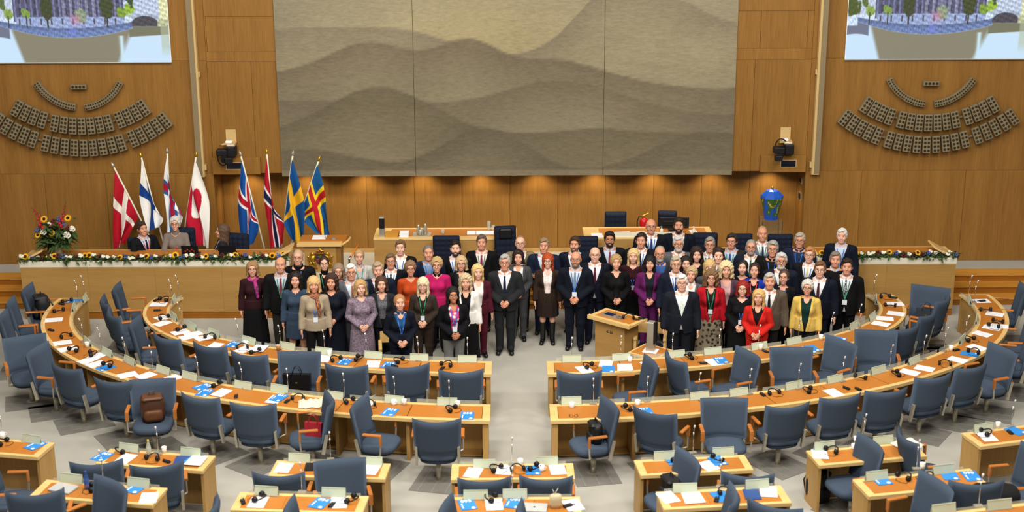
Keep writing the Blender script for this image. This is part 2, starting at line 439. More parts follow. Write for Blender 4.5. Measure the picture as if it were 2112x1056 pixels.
# ---------------------------------------------------------------- projection screens
def screencol(u, v):
    c = np.ones((*u.shape, 3)) * hx('#cfe0f4')
    n = fbm(u * 30, v * 22, 9)
    def mix(mask, col, soft=None):
        nonlocal c
        m = np.clip(mask, 0, 1)[..., None]; c = c * (1 - m) + (hx(col) if isinstance(col, str) else col) * m
    S = lambda d, w=.008: np.clip(d / w + .5, 0, 1)
    mix(S(v - .72) , '#c2d4ee')
    mix(S(v - .44) * S(.985 - v), '#c0cce2')
    win = ((np.sin(u * 330) > .2) & (np.sin(v * 150) > 0)).astype(float) * S(u - .76) * S(v - .5)
    mix(win * .5, '#8fa2c8')
    bld = S(u - .15, .004) * S(.76 - u, .004) * S(v - .40) * S(.93 - v)
    mix(bld, '#54546e')
    mix(bld * (np.sin(u * 205) > .55), '#7478a0')
    mix(bld * ((np.abs((u * 24) % 1 - .5) < .16) & (np.abs((v * 9) % 1 - .5) < .3)), '#3e3d55')
    mix(bld * (np.abs(u - .52) < .11) * (np.sin(u * 150) > .3) * .6, '#9d9dba')
    mix(S(u - .16) * S(.76 - u) * S(v - .33) * S(.445 - v), '#98a9d2')
    mix(S(u - .16) * S(.76 - u) * ((u * 17) % 1 < .16) * S(v - .37) * S(.43 - v), '#5a5560')
    lo = .242 + .72 * (u - .45) ** 2 * (1 + (u < .45) * .15)
    hi = .335 + .50 * (u - .45) ** 2
    q = S(v - lo) * S(hi - v) * S(u - .055) * S(.8 - u)
    mix(q, '#6f84b6'); mix(q * (n > .35) * .5, '#6a7fb0'); mix(q * (np.sin(u * 400) > .93) * .6, '#55608a')
    mix(q * S(v - hi + .03) * .4, '#4d5876')
    br = S(u - .8) * S(.95 - u) * S(.47 - v) * S(v - .33)
    mix(br, '#a8b6cc')
    mix(S(.075 ** 2 - ((u - .872) ** 2 + ((v - .37) * .9) ** 2), .0008), '#4a4650')
    mix(S(u - .955) * S(v - .3), '#dfe0ae'); mix(S(u - .94) * S(.42 - v) * S(v - .24), '#b9bd95')
    wat = S(np.where((u > .055) & (u < .8), lo, np.where(u < .1, .33, .35)) - v)
    mix(wat, '#c9e3fa')
    dk = wat * S(u - (.135 + (.3 - v) * .17), .02) * S((.80 - np.clip(.33 - v, 0, 1) * .27) - u, .03)
    mix(dk, '#87826d')
    mix(wat * S(v - (.25 + .1 * (u - .8))) * S(u - .78), '#77765f')
    mix(wat * np.exp(-((u - .735) / .012) ** 2) * S(.26 - v), '#c9e6f4')
    mix(wat * S(v - .25 + (u - .05) ** 2 * 4) * S(.12 - u), '#6f7488')
    mix(S(u - .955) * wat * S(v - .1, .1) * .6, '#b6c0a0')
    for tu, tv, ru, rv, col in ((.02, .52, .055, .1, '#4c5a26'), (.12, .475, .028, .05, '#86a04a'), (.215, .478, .028, .05, '#7f9c48'), (.335, .55, .035, .15, '#3e4626'),
                                (.52, .46, .035, .07, '#8a9c80'), (.665, .55, .036, .15, '#3f4826'), (.745, .49, .035, .05, '#7d9a3a'), (.79, .52, .028, .07, '#93b43a'), (.8, .62, .022, .08, '#3e5030'), (.09, .6, .02, .09, '#5b6c38')):
        mix(np.clip((1 + .45 * n - ((u - tu) / ru) ** 2 - ((v - tv) / rv) ** 2) * 3, 0, 1), col)
    for tu in (.335, .665, .22, .12): mix((np.abs(u - tu) < .004) * S(v - .34) * S(.46 - v), '#45413a')
    nn = fbm(u * 70, v * 50, 31, 4); c = np.clip(c * (1 + .16 * nn[..., None] * (1 - np.clip(wat, 0, 1))[..., None]), 0, 1)
    glow = np.exp(-((u - .49) / .03) ** 2 - ((v - .42) / .05) ** 2) * .55; mix(glow, '#d87a9a')
    mix(np.exp(-((u - .47) / .02) ** 2 - ((v - .3) / .035) ** 2) * .6, '#7f86f0')
    return srgb2lin(np.clip(c, 0, 1))
SCRM = attrmat('projected_picture', rough=.9, emit=.80)
for sx, x0 in (('left', -10.10), ('right', 6.49)):
    w, h = 3.49, 1.965
    t = thing('projection_screen', 'lit projection screen showing a waterside stone building, %s of the tapestry' % sx, 'screen', (x0, YW - .05, 4.57), group='projection screens')
    nu, nv = 420, 200
    uu, vv = np.meshgrid(np.linspace(0, 1, nu), np.linspace(0, 1, nv), indexing='ij')
    mb = MB(); mb.grid(np.stack([uu * w, 0 * uu - .012, vv * h], -1).reshape(-1, 3), nu, nv)
    me = mb.mesh('picture', SCRM); paint(me, screencol(uu, vv).reshape(-1, 3)); put('picture', me, t)
    MB().span(-.008, w + .008, -.008, .02, -.012, h + .01).build('screen_cloth', WHITE, t)
    MB().tube([(-.01, -.005, -.018), (w + .01, -.005, -.018)], .012).build('bottom_bar', mat('#8a8578', .5), t)

# ---------------------------------------------------------------- loudspeaker arrays
SPK = mat('#7d6f52', .7, var=.05); SPKH = mat('#2e261a', .9)
def unit_mesh(w, h, d, nx, nz):
    b = MB(); b.box((0, 0, 0), (w, d, h), ch=.008)
    b.mi = 1
    for i in range(nx):
        for j in range(nz):
            x = w * ((i + .5) / nx - .5) * .92; z = h * ((j + .5) / nz - .5) * .94; r = min(w / nx, h / nz) * .37
            b.add([(x + r * cos(k * pi / 4), -d / 2 - .002, z + r * sin(k * pi / 4)) for k in range(8)], [tuple(range(8))])
    return b.mesh('speaker_module', [SPK, SPKH])
UM = unit_mesh(.15, .33, .12, 2, 4)
UB = unit_mesh(.31, .09, .1, 4, 1)
US = unit_mesh(.13, .105, .1, 2, 2)
for sx, x in (('left', -8.43), ('right', 8.18)):
    t = thing('loudspeaker_array', 'arc-shaped loudspeaker array of small boxed drivers on the %s wall' % sx, 'loudspeaker', (x, YW - .02, 2.72), group='arc loudspeaker arrays')
    def arc(R, zlow, n, half, skip, yy=-.1):
        for i in range(n):
            e_ = 4 if n == 15 else 5
            a = -half + 2 * half * (i + (.35 if i >= e_ else 0) + (.35 if i >= n - e_ else 0)) / (n - 1 + .7)
            M = Matrix.Translation((R * sin(a), yy, zlow + R * (1 - cos(a)))) @ Matrix.Rotation(-a, 4, 'Y') @ Matrix.Rotation(radians(-6), 4, 'X')
            put('speaker_module', UM, t, M=M)
    arc(2.72, .16, 19, radians(37), ())
    arc(2.3, .60, 15, radians(32.5), ())
    for sg in (-1, 1):
        for i in range(9):
            a = sg * radians(9 + 50 * i / 8); R = .93
            M = Matrix.Translation((R * sin(a), -.09, .97 + R * (1 - cos(a)))) @ Matrix.Rotation(-a + pi / 2, 4, 'Y')
            put('driver_strip_module', US, t, M=M)
    put('driver_bar', UB, t, (0, -.09, 1.38))
    for R, zl, half in ((2.72, .16, 37), (2.3, .6, 32.5)):
        MB().tube([(R * sin(a), -.03, zl + R * (1 - cos(a))) for a in np.linspace(-radians(half), radians(half), 30)], .025, 6).build('support_rail', SPK, t)
# ---------------------------------------------------------------- curved desks
ORD = ('first', 'second', 'third', 'fourth', 'fifth', 'sixth', 'seventh', 'eighth', 'ninth', 'tenth', 'eleventh', 'twelfth', 'thirteenth', 'fourteenth', 'fifteenth', 'sixteenth',
       'seventeenth', 'eighteenth', 'nineteenth', 'twentieth') + tuple('%d-th' % i for i in range(21, 60))
ROWS = {1: (6.33, 2.80, 6.80, 3.38), 2: (7.99, 4.58, 8.53, 5.20)}
XA = {-1: -.33, 1: .55}
DZ = .73
def rowpt(row, side, s, u, z=0.0):
    "s: 0 podium side .. 1 chair side; u: 0 aisle .. 1 far tip"
    ai, bi, ao, bo = ROWS[row]; a = ai + (ao - ai) * s; b = bi + (bo - bi) * s
    t0 = asin((XA[side] - CX) / a)
    t1 = side * acos(-.5 / b)
    t = t0 + (t1 - t0) * u
    return Vector((CX + a * sin(t), CY - b * cos(t), z))
def curved(mb, row, side, s0, s1, u0, u1, z0, z1, n):
    vs = []; fs = []
    for i in range(n + 1):
        u = u0 + (u1 - u0) * i / n
        vs += [rowpt(row, side, s0, u, z0), rowpt(row, side, s1, u, z0), rowpt(row, side, s1, u, z1), rowpt(row, side, s0, u, z1)]
    for i in range(n):
        for k in range(4):
            j = (k + 1) % 4; f = (i * 4 + k, i * 4 + j, i * 4 + 4 + j, i * 4 + 4 + k)
            fs.append(f if side > 0 else f[::-1])
    e = [(3, 2, 1, 0), (n * 4, n * 4 + 1, n * 4 + 2, n * 4 + 3)]
    fs += e if side > 0 else [f[::-1] for f in e]
    return mb.add(vs, fs)
UNDER = wood('underdesk_wood', '#9d7a44', '#b08a52', 'Z', .55)
for row in (1, 2):
    for side in (-1, 1):
        nsec = 10 if row == 1 else 12
        t = thing('curved_desk', 'long curved delegates desk with orange leather top, %s row, %s of the aisle' % (('front', 'second')[row - 1], 'left' if side < 0 else 'right'), 'desk', (0, 0, 0), group='curved delegate desks')
        curved(MB(), row, side, .10, .16, .005, .995, .0, DZ - .03, 60).build('front_panel', BEECHZ, t)
        curved(MB(), row, side, 0, .13, 0, 1, DZ - .032, DZ, 60).build('inner_edge', BEECH, t)
        curved(MB(), row, side, .87, 1, 0, 1, DZ - .05, DZ, 60).build('outer_edge', BEECH, t)
        ue = .065 / (.75 * nsec)
        for u0, u1 in ((0, .085 / nsec * 1.2), (1 - .05 / nsec, 1)):
            curved(MB(), row, side, .13, .87, u0, u1, DZ - .045, DZ, 2).build('end_edge', BEECH, t)
            curved(MB(), row, side, .06, .95, u0 + (.002 if u0 == 0 else 0), u0 + (.008 if u0 == 0 else .004), 0, DZ - .045, 2).build('end_panel', BEECHZ, t)
        ul, uh = .085 / nsec * 1.2, 1 - .05 / nsec
        for k in range(nsec):
            a = ul + (uh - ul) * k / nsec; b = ul + (uh - ul) * (k + 1) / nsec; g = .0006
            curved(MB(), row, side, .13, .87, a + g, b - g, DZ - .03, DZ - .002, 6).build('leather_panel', LEATHER, t)
            if k: curved(MB(), row, side, .16, .8, a - .002, a + .002, 0, DZ - .03, 1).build('support', UNDER, t)
            curved(MB(), row, side, .0, .012, a + .004, b - .004, DZ, DZ + .06, 5).build('glass_screen', GLASS, t)
        MBs = curved(MB(), row, side, .16, .5, .01, .99, .02, .05, 40).build('foot_rail', UNDER, t)

# ---------------------------------------------------------------- short straight desks, nearer the gallery
def straight(name, label, bl, br, z):
    "bl, br: back corners (podium side)"
    c = (bl + br) / 2; d = br - bl; w = d.length; rz = atan2(d.y, d.x)
    t = thing('straight_desk', label, 'desk', (c.x, c.y, z), rz, 'straight two-seat desks')
    D = .49
    MB().span(-w / 2, w / 2, -.07, 0, DZ - .035, DZ, ch=.003).build('inner_edge', BEECH, t)
    MB().span(-w / 2, w / 2, -D, -D + .06, DZ - .05, DZ, ch=.003).build('outer_edge', BEECH, t)
    for s in (-1, 1):
        MB().span(s * w / 2, s * (w / 2 - .1), -D + .06, -.07, DZ - .045, DZ - .0005).build('end_edge', BEECH, t)
        MB().span(s * (w / 2 - .01), s * (w / 2 - .05), -D + .04, -.02, 0, DZ - .045).build('end_panel', BEECHZ, t)
    iw = w - .2
    for k in range(3):
        a = -iw / 2 + iw * (0, .36, .68, 1)[k]; b = -iw / 2 + iw * (0, .36, .68, 1)[k + 1]
        MB().span(a + .0015, b - .0015, -D + .06, -.07, DZ - .03, DZ - .003).build('leather_panel', LEATHER, t)
    MB().span(-w / 2 + .05, w / 2 - .05, -.09, -.06, 0.02, DZ - .035).build('front_panel', UNDER, t)
    MB().span(-w / 2 + .1, w / 2 - .1, -.012, -.004, DZ, DZ + .035).build('glass_screen', GLASS, t)
    return t
desk3 = [(-60, 899, 113.5, 913), (228, 925, 445, 940), (571, 949, 806, 956), (932, 957, 1182, 955), (1307, 949, 1535, 937.5), (1662, 929.6, 1880, 911), (1982, 893, 2180, 868)]
desk4 = [(96, 989, 345.5, 1006), (496, 1014.5, 761, 1023), (919, 1025, 1196, 1024), (1352.5, 1014, 1610, 1000.6), (1758, 989, 2000.6, 966)]
W3 = ('cut off by the left picture edge', 'second from the left', 'third from the left', 'in line with the aisle', 'third from the right', 'second from the right', 'cut off by the right picture edge')
W4 = ('farthest left', 'second from the left', 'in line with the aisle', 'second from the right', 'farthest right')
for w, q in zip(W3, desk3): straight('', 'short light wood two-seat desk in third row, ' + w, G(q[0], q[1], DZ), G(q[2], q[3], DZ), 0)
for w, q in zip(W4, desk4): straight('', 'short light wood two-seat desk in nearest full row, ' + w, G(q[0], q[1], DZ + Z4), G(q[2], q[3], DZ + Z4), Z4)
straight('', 'short desk barely showing at the bottom right corner', G(1905, 1062, DZ + Z5), G(2150, 1032, DZ + Z5), Z5)

# ---------------------------------------------------------------- delegate chairs
def back_shell(w0, w1, z0, z1, lean, curve, thick, y0, dip, nu=15, nv=11, pw=7):
    "closed padded shell; y0: back plane at the seat, curve: how far the wings come forward"
    V = []; F = []
    def P(i, j, sgn):
        u = -1 + 2 * i / (nu - 1); v = j / (nv - 1)
        e = (max(0, 1 - abs(u) ** pw) * max(0, 1 - abs(2 * v - 1) ** (pw + 3))) ** .45
        w = w0 + (w1 - w0) * v
        z = z0 + (z1 - z0) * v + dip * u * u * v
        return Vector((u * w, y0 - lean * v + curve * u * u + sgn * thick * e * .5, z))
    A = [P(i, j, -1) for i in range(nu) for j in range(nv)]
    B = [P(i, j, 1) for i in range(nu) for j in range(nv)]
    mb = MB(); n = nu * nv
    fs = []
    for i in range(nu - 1):
        for j in range(nv - 1):
            a = (i * nv + j, (i + 1) * nv + j, (i + 1) * nv + j + 1, i * nv + j + 1)
            fs += [a, tuple(n + k for k in a[::-1])]
    rim = [(i, 0) for i in range(nu)] + [(nu - 1, j) for j in range(1, nv)] + [(i, nv - 1) for i in range(nu - 2, -1, -1)] + [(0, j) for j in range(nv - 2, 0, -1)]
    for a, b in zip(rim, rim[1:] + rim[:1]):
        ia, ib = a[0] * nv + a[1], b[0] * nv + b[1]; fs.append((ib, ia, n + ia, n + ib))
    return mb.add(A + B, fs)
def cushion(rx, ry, z0, z1, n=28, cy=0, p=3.2):
    mb = MB(); rings = [(.90, z0), (1, z0 + .3 * (z1 - z0)), (1, z0 + .65 * (z1 - z0)), (.93, z0 + .93 * (z1 - z0)), (.6, z1), (.2, z1 + .004)]
    vs = []; fs = []
    for s, z in rings:
        for k in range(n):
            a = 2 * pi * k / n; c, d = cos(a), sin(a)
            r = (abs(c) ** p + abs(d) ** p) ** (-1 / p)
            vs.append((rx * s * c * r, cy + ry * s * d * r, z))
    for i in range(len(rings) - 1):
        for k in range(n):
            j = (k + 1) % n; fs.append((i * n + k, i * n + j, i * n + n + j, i * n + n + k))
    fs += [tuple(range(n - 1, -1, -1)), tuple(range((len(rings) - 1) * n, len(rings) * n))]
    return mb.add(vs, fs)
CH = 1.06
chair_proto = thing('swivel_chair', 'x', 'chair')
back_shell(.325, .35, .47, CH - .02, .11, .10, .09, -.215, .03).build('backrest', FABRIC, chair_proto, True)
cushion(.295, .285, .385, .49, cy=.05).build('seat', FABRIC, chair_proto, True)
cushion(.26, .25, .34, .39, cy=.03).build('seat_shell', FABDARK, chair_proto, True)
for s in (-1, 1):
    a = MB().box((s * .35, .06, .715), (.055, .28, .03), ch=.008).build('armrest', ARMWOOD, chair_proto)
    MB().box((s * .35, .186, .64), (.055, .03, .14), ch=.006).build('armrest_front', ARMWOOD, a)
    MB().tube([(s * .35, .186, .58), (s * .35, .175, .40), (s * .25, .12, .365)], [.014, .014, .014], 6).build('arm_post', STEEL, chair_proto)
    MB().box((s * .30, -.17, .46), (.035, .05, .30), M=Matrix.Rotation(radians(12), 3, 'X')).build('back_strut', STEEL, chair_proto)
MB().tube([(0, .0, 0), (0, 0, .34)], .038, 12).build('pedestal', STEEL, chair_proto, True)
MB().lathe([(.09, 0), (.09, .008), (.04, .014)], n=16).build('floor_plate', STEEL, chair_proto)

# (row name, floor z, [(px, py of the middle of the backrest top, facing in degrees: 90 looks to the podium)])
chairs = [
 ('left half of the front row', 0, [(951, 766, 93), (841, 755, 98), (711, 755, 82), (619, 722, 268), (507, 730, 68), (425, 712, 62), (335, 694, 52), (270, 663, 2), (226, 645, 30), (210, 618, 22), (234, 592, 8)]),
 ('left half of the second row', 0, [(900, 868, 90), (731, 828, -14), (685, 820, 190), (518, 835, 84), (405, 818, 66), (316, 778, 276), (229, 785, 75), (128, 756, 57), (67, 718, -12), (48, 690, -65), (-2, 650, 10), (15, 622, 12), (48, 594, 5)]),
 ('right half of the front row', 0, [(1195, 768, 88), (1352, 745, 190), (1385, 735, 22), (1553, 725, 205), (1630, 713, 270), (1744, 700, 214), (1806, 678, 262), (1874, 675, 122), (1922, 645, 142), (1953, 614, 146), (1922, 588, 245)]),
 ('right half of the second row', 0, [(1268, 831, 196), (1345, 849, 60), (1492, 817, 270), (1630, 837, 104), (1740, 819, 108), (1834, 806, 104), (1933, 776, 113), (2012, 755, 120), (2078, 717, 202), (2136, 690, 165), (2140, 655, 172), (2118, 592, 168)]),
 ('third row', 0, [(-42, 950, 5), (196, 955, 98), (322, 960, 102), (571, 979, 88), (699, 943, 282), (1000, 990, 94), (1126, 987, 88), (1431, 939, 200), (1542, 980, 82), (1807, 910, 196), (1862, 896, 8), (2146, 930, 190)]),
 ('nearest row', Z4, [(68, 1018, 98), (240, 990, 228), (440, 1042, 170), (589, 1046, 5), (911, 1042, -5), (1072, 1054, 10), (1520, 1018, 172), (1592, 1042, 60), (1944, 990, 200), (2020, 996, 92)]),
]
GR = MB()
GR.span(-.33, .33, -.42, .42, 0, .006)
GRM = mat('#77746d', .8, var=.10, scale=12); GRL = mat('#8a877e', .8)
GR.mi = 1
for gx in (-.2, .0, .2): GR.span(gx - .006, gx + .006, -.41, .41, .006, .009)
GRME = GR.mesh('floor_grille', [GRM, GRL])
first = True; CHAIR_AT = {}
for rname, fz, lst in chairs:
    for i, (px, py, deg) in enumerate(lst):
        p = G(px, py, fz + CH)
        a = radians(deg); f = Vector((cos(a), sin(a), 0))
        base = Vector((p.x, p.y, fz)) + f * .315
        o = chair_proto if first else copy_tree(chair_proto)
        first = False
        o.location = base; o.rotation_euler = (0, 0, a - pi / 2)
        half = '%s, %s' % (rname, ORD[i] + ' from the aisle')
        if rname in ('third row', 'nearest row'): half = '%s, %s from the left' % (rname, ORD[i])
        o['label'] = 'blue-grey upholstered swivel chair, ' + half
        o['group'] = 'delegate swivel chairs'
        CHAIR_AT[(rname, i)] = (base, a)
        if rname in ('left half of the second row', 'right half of the second row', 'left half of the front row', 'right half of the front row', 'third row'):
            rz = atan2(base.y - CY, base.x - CX) + pi / 2
            put('floor_grille', GRME, floor_o, (base.x, base.y, .0005), rz)

# ---------------------------------------------------------------- podium furniture
def zat(py, Y, px=1056): return WY(px, py, Y).z
def podium_desk(name, label, x0, x1, endl, endr):
    t = thing('podium_desk', label, 'desk', ((x0 + x1) / 2, 26.1, 0), group='podium side desks')
    w = (x1 - x0) / 2; zt = zat(549, 26.1)
    n = max(1, round(2 * w / 1.25))
    for k in range(n):
        a = -w + 2 * w * k / n; b = -w + 2 * w * (k + 1) / n
        MB().span(a + .001, b - .001, 0, .06, .14, zt).build('front_panel', OAKX, t)
    MB().span(-w, w, .015, .06, .0, .14).build('kickboard', STEPD, t)
    MB().span(-w - .02, w + .02, .0, .05, zt - .0, zt + .012).build('trim', BEECH, t)
    MB().span(-w - .01, w + .01, -.01, .22, zt + .012, zt + .13, ch=.006).build('planter_trough', CREAM, t)
    MB().span(-w, w, .22, .75, zt + .1, zt + .13).build('desktop', BEECH, t)
    MB().span(-w + .06, w - .06, .27, .7, zt + .13, zt + .134).build('leather_panel', LEATHER, t)
    for e, on in ((-1, endl), (1, endr)):
        MB().span(e * w, e * (w - .05), .06, .75, 0, zt + .1).build('end_panel', OAKX, t)
        if on:
            Mx = Matrix.Translation((e * (w - .18), .3, zt + .19)) @ Matrix.Rotation(radians(-28 if x0 < 0 else 28), 4, 'Y')
            MB().box((0, 0, 0), (.5, .5, .035), ch=.004).build('sloped_end_board', BEECH, t).matrix_local = Mx
    return t, zt + .13
pdl, ZPD = podium_desk('', 'long pale oak podium desk with flower trough, left side', XL0, XL1, 1, 1)
pdr, _ = podium_desk('', 'pale oak podium desk with flower trough, right side', XR0, XR1, 0, 1)

def centre_desk(label, px0, px1, py, Y, depth=.75):
    a = WY(px0, py, Y); b = WY(px1, py, Y); x0, x1, z = a.x, b.x, a.z
    t = thing('presiding_desk', label, 'desk', ((x0 + x1) / 2, Y, PZ), group='presiding desks'); w = (x1 - x0) / 2; h = z - PZ
    MB().span(-w, w, 0, .05, 0, h - .04).build('front_panel', OAKX, t)
    for e in (-1, 1): MB().span(e * w, e * (w - .05), .05, depth, 0, h - .04).build('end_panel', OAKX, t)
    MB().span(-w - .01, w + .01, -.01, .14, h - .04, h, ch=.004).build('front_edge', BEECH, t)
    MB().span(-w - .01, w + .01, depth - .07, depth, h - .04, h, ch=.004).build('back_edge', BEECH, t)
    for e in (-1, 1): MB().span(e * (w + .01), e * (w - .3 if e < 0 else w - .1), .14, depth - .07, h - .04, h - .001).build('end_edge', BEECH, t)
    MB().span(-w + .3, w - .1, .14, depth - .07, h - .03, h - .004).build('leather_panel', LEATHER, t)
    return t, Vector((x0, Y, z)), Vector((x1, Y, z))
cd1, c1a, c1b = centre_desk('pale oak presiding desk left of the centre with metal flasks on it', 771, 1064, 492, 27.25)
cd2, c2a, c2b = centre_desk('pale oak presiding desk right of the centre with computer monitor', 1206, 1472, 490, 27.25)
MB().span(-.75, .5, .02, .12, c2a.z - PZ, c2a.z - PZ + .075).build('document_ledge', CREAM, cd2)

# navy tufted armchairs
def tufted(label, px, py, Y, w, h, fz, rz=0, high=False):
    p = WY(px, py, Y)
    t = thing('tufted_chair', label, 'chair', (p.x, Y, fz), rz, 'navy tufted chairs')
    top = p.z - fz
    nu, nv = 25, 29
    pts = []
    z0 = .42
    for i in range(nu):
        for j in range(nv):
            u = i / (nu - 1); v = j / (nv - 1)
            x = (u - .5) * w; z = z0 + (top - z0) * v
            e = min(1, min(u, 1 - u) * 9, min(v, 1 - v) * 9)
            d = .5 + .5 * cos(u * 5 * 2 * pi) * 1; d2 = .5 + .5 * cos(v * 7 * 2 * pi)
            pts.append((x, -.05 * e ** .5 - .022 * (abs(sin(u * 4 * pi)) * abs(sin(v * 5 * pi))) ** .5 * e, z))
    sd = 1 if high is None else -1
    MB().grid(pts, nu, nv).build('backrest_padding', NAVY, t, True)
    MB().box((0, .03, (z0 + top) / 2), (w, .08, top - z0), ch=.02).build('backrest', NAVY, t)
    cushion(w * .52, .25, .36, .46, cy=-.24).build('seat', NAVY, t, True)
    MB().tube([(0, -.2, 0.03), (0, -.2, .36)], .03, 10).build('pedestal', BLACK, t)
    for k in range(5):
        a = 2 * pi * k / 5; MB().tube([(0, -.2, .05), (.28 * cos(a), -.2 + .28 * sin(a), .025)], [.025, .018], 6).build('foot', BLACK, t)
    for s in (-1, 1):
        MB().tube([(s * w * .5, .02, .62), (s * w * .54, -.3, .62), (s * w * .5, -.32, .42)], .018, 6).build('armrest', BLACK, t)
    if high: MB().box((0, -.06, top - .13), (w * .62, .06, .2), ch=.025).build('head_cushion', BLACK, t)
    return t
tufted('navy tufted chair standing before the left presiding desk', 920, 487, 26.98, .52, 1, PZ, 0)
tufted('high-backed navy chair with black head cushion beside the left presiding desk', 1042, 467, 27.1, .42, 1, PZ, .12, True)
tufted('navy tufted chair before the left end of right presiding desk', 1209, 488, 26.98, .46, 1, PZ)
tufted('navy tufted chair behind the right presiding desk, left of the fire extinguisher', 1270, 437, 28.45, .44, 1, PZ)
tufted('navy tufted chair behind the computer monitor', 1377, 435, 28.45, .38, 1, PZ, -.15)
tufted('navy tufted chair before the right end of right presiding desk', 1455, 481, 26.98, .48, 1, PZ)
tufted('navy tufted chair, third from right in the clerk row', 1529, 483, 26.98, .44, 1, PZ)
tufted('navy tufted chair at the right end of the clerk row', 1610, 484, 26.98, .48, 1, PZ)
tufted('navy tufted chair behind the man at the flower desk', 284, 490, 27.05, .40, 1, PZ, .2)
tufted('navy tufted chair behind the woman in grey sweater', 380, 470, 27.1, .40, 1, PZ, -.1)
tufted('navy tufted chair behind the woman typing at the flower desk', 490, 482, 27.0, .42, 1, PZ, -.25)

# fire extinguisher
p = WY(1328, 476, 28.5)
t = thing('fire_extinguisher', 'red fire extinguisher on the podium beside the recess wall', 'extinguisher', (p.x, 28.55, PZ + .0))
ez = zat(452, 28.55) - PZ
MB().lathe([(.085, 0), (.09, .03), (.09, ez - .06), (.07, ez - .01), (.03, ez + .02)], n=20).build('cylinder', mat('#b3131c', .3), t, True)
MB().lathe([(.0915, ez - .36), (.0915, ez - .16)], n=20).build('label', CREAM, t)
MB().tube([(0, 0, ez), (0, 0, ez + .06)], .02).build('valve', GOLD, t)
MB().tube([(-.03, 0, ez + .06), (.09, 0, ez + .12)], .012).build('handle', GOLD, t)
MB().tube([(-.02, -.03, ez + .04), (-.1, -.03, ez + .06), (-.14, -.04, ez - .05), (-.13, -.04, ez - .35)], .012, 6).build('hose', BLACK, t)
MB().span(-.1, .1, -.1, .1, 0, .01).build('stand', BLACK, t)
# monitor on the right presiding desk
zt = c2a.z
p0 = WY(1355, 0, 27.7).x; 
xa, xb = WY(1361, 460, 27.75).x, WY(1421, 460, 27.75).x
t = thing('computer_monitor', 'black computer monitor seen from behind on the right presiding desk', 'monitor', ((xa + xb) / 2, 27.75, zt))
mh = zat(452, 27.75) - zt
MB().box((0, 0, mh / 2 + .03), (xb - xa, .03, mh - .02), ch=.006).build('screen', BLACK, t)
MB().box((0, -.02, mh / 2 + .03), (xb - xa - .1, .03, mh - .14), ch=.01).build('back_cover', BLACK, t)
MB().span(-.03, .03, -.04, -.01, 0, .2).build('stand_column', BLACK, t)
MB().span(-.12, .12, -.09, .09, 0, .012).build('stand_foot', BLACK, t)
for px, lab in ((1364.5, 'white pump bottle left of the monitor on the presiding desk'), (1431, 'white pump bottle right of the monitor on the presiding desk')):
    p = G(px, 484, zt)
    t = thing('pump_bottle', lab, 'bottle', (p.x, 27.45, zt), group='pump bottles')
    MB().lathe([(.03, 0), (.032, .02), (.032, .1), (.012, .125)], n=14).build('bottle', CREAM, t, True)
    MB().tube([(0, 0, .12), (0, 0, .15)], .006).build('pump_stem', WHITE, t); MB().span(-.03, .008, -.006, .006, .15, .16).build('pump_nozzle', WHITE, t)
# things on the left presiding desk
zt = c1a.z
x = lambda px: WY(px, 488, 27.45).x
t = thing('dispenser', 'tall black and grey dispenser on the left presiding desk', 'dispenser', (x(789), 27.4, zt))
dh = zat(446, 27.4) - zt
MB().span(-.055, .055, -.05, .05, 0, dh * .42).build('base', STEEL, t); MB().span(-.05, .05, -.05, .05, dh * .42, dh * .93, ch=.008).build('front', BLACK, t); MB().span(-.052, .052, -.045, .05, dh * .93, dh, ch=.006).build('cap', STEEL, t)
t = tag(MB().span(-.15, .11, -.09, .12, 0, .07, ch=.004).build('wooden_box', mat('#c48a34', .5), None, loc=(x(811), 27.42, zt)), 'flat honey-coloured wooden box beside the dispenser', 'box')
t = thing('paper_stack', 'thick stack of white paper beside the wooden box', 'paper', (x(834), 27.43, zt))
for k in range(6): MB().span(-.09 + .004 * (k % 3), .09, -.1, .1, k * .014, k * .014 + .012).build('paper_bundle', WHITE, t)
t = thing('tray', 'steel tray under the flasks on the left presiding desk', 'tray', (x(870), 27.5, zt))
MB().span(-.18, .18, -.13, .13, 0, .008).build('plate', STEEL, t); MB().span(-.18, .18, -.135, -.125, .0, .02).build('rim', STEEL, t); MB().span(-.18, .18, .125, .135, .0, .02).build('rim', STEEL, t)
for k, (dx, dy, hh) in enumerate(((-.07, .04, .19), (.0, -.04, .15), (.07, .0, .22), (-.03, -.08, .12))):
    tag(MB().lathe([(.032, 0), (.036, .02), (.036, hh * .6), (.02, hh * .8), (.022, hh)], n=14).build('steel_flask', STEEL, None, True, loc=(x(870) + dx, 27.5 + dy, zt + .008)),
        'steel flask on the tray, %s of the four' % ('back left', 'middle front', 'tallest', 'smallest')[k], 'flask', 'steel flasks on the tray')
for k, (px, lab, hh) in enumerate(((913, 'clear drinking glass in the middle of the left presiding desk', .1), (1008, 'tall stack of clear glasses near the high-backed chair', .2), (1017, 'short stack of clear glasses near the high-backed chair', .12))):
    tag(MB().lathe([(.03, 0), (.036, hh), (.033, hh), (.028, .006)], n=14).build('drinking_glass', GLASS, None, True, loc=(x(px), 27.75 if k else 27.55, zt)), lab, 'glass', 'glasses on the presiding desk')
for k, px in enumerate((972, 991, 1009)):
    tag(MB().span(-.085, .085, -.1, .1, 0, .02).build('document', WHITE, None, loc=(x(px), 27.6, zt)), 'white document near the right end of left presiding desk, %s of three' % ORD[k], 'paper', 'documents on the left presiding desk')
zt = c2a.z
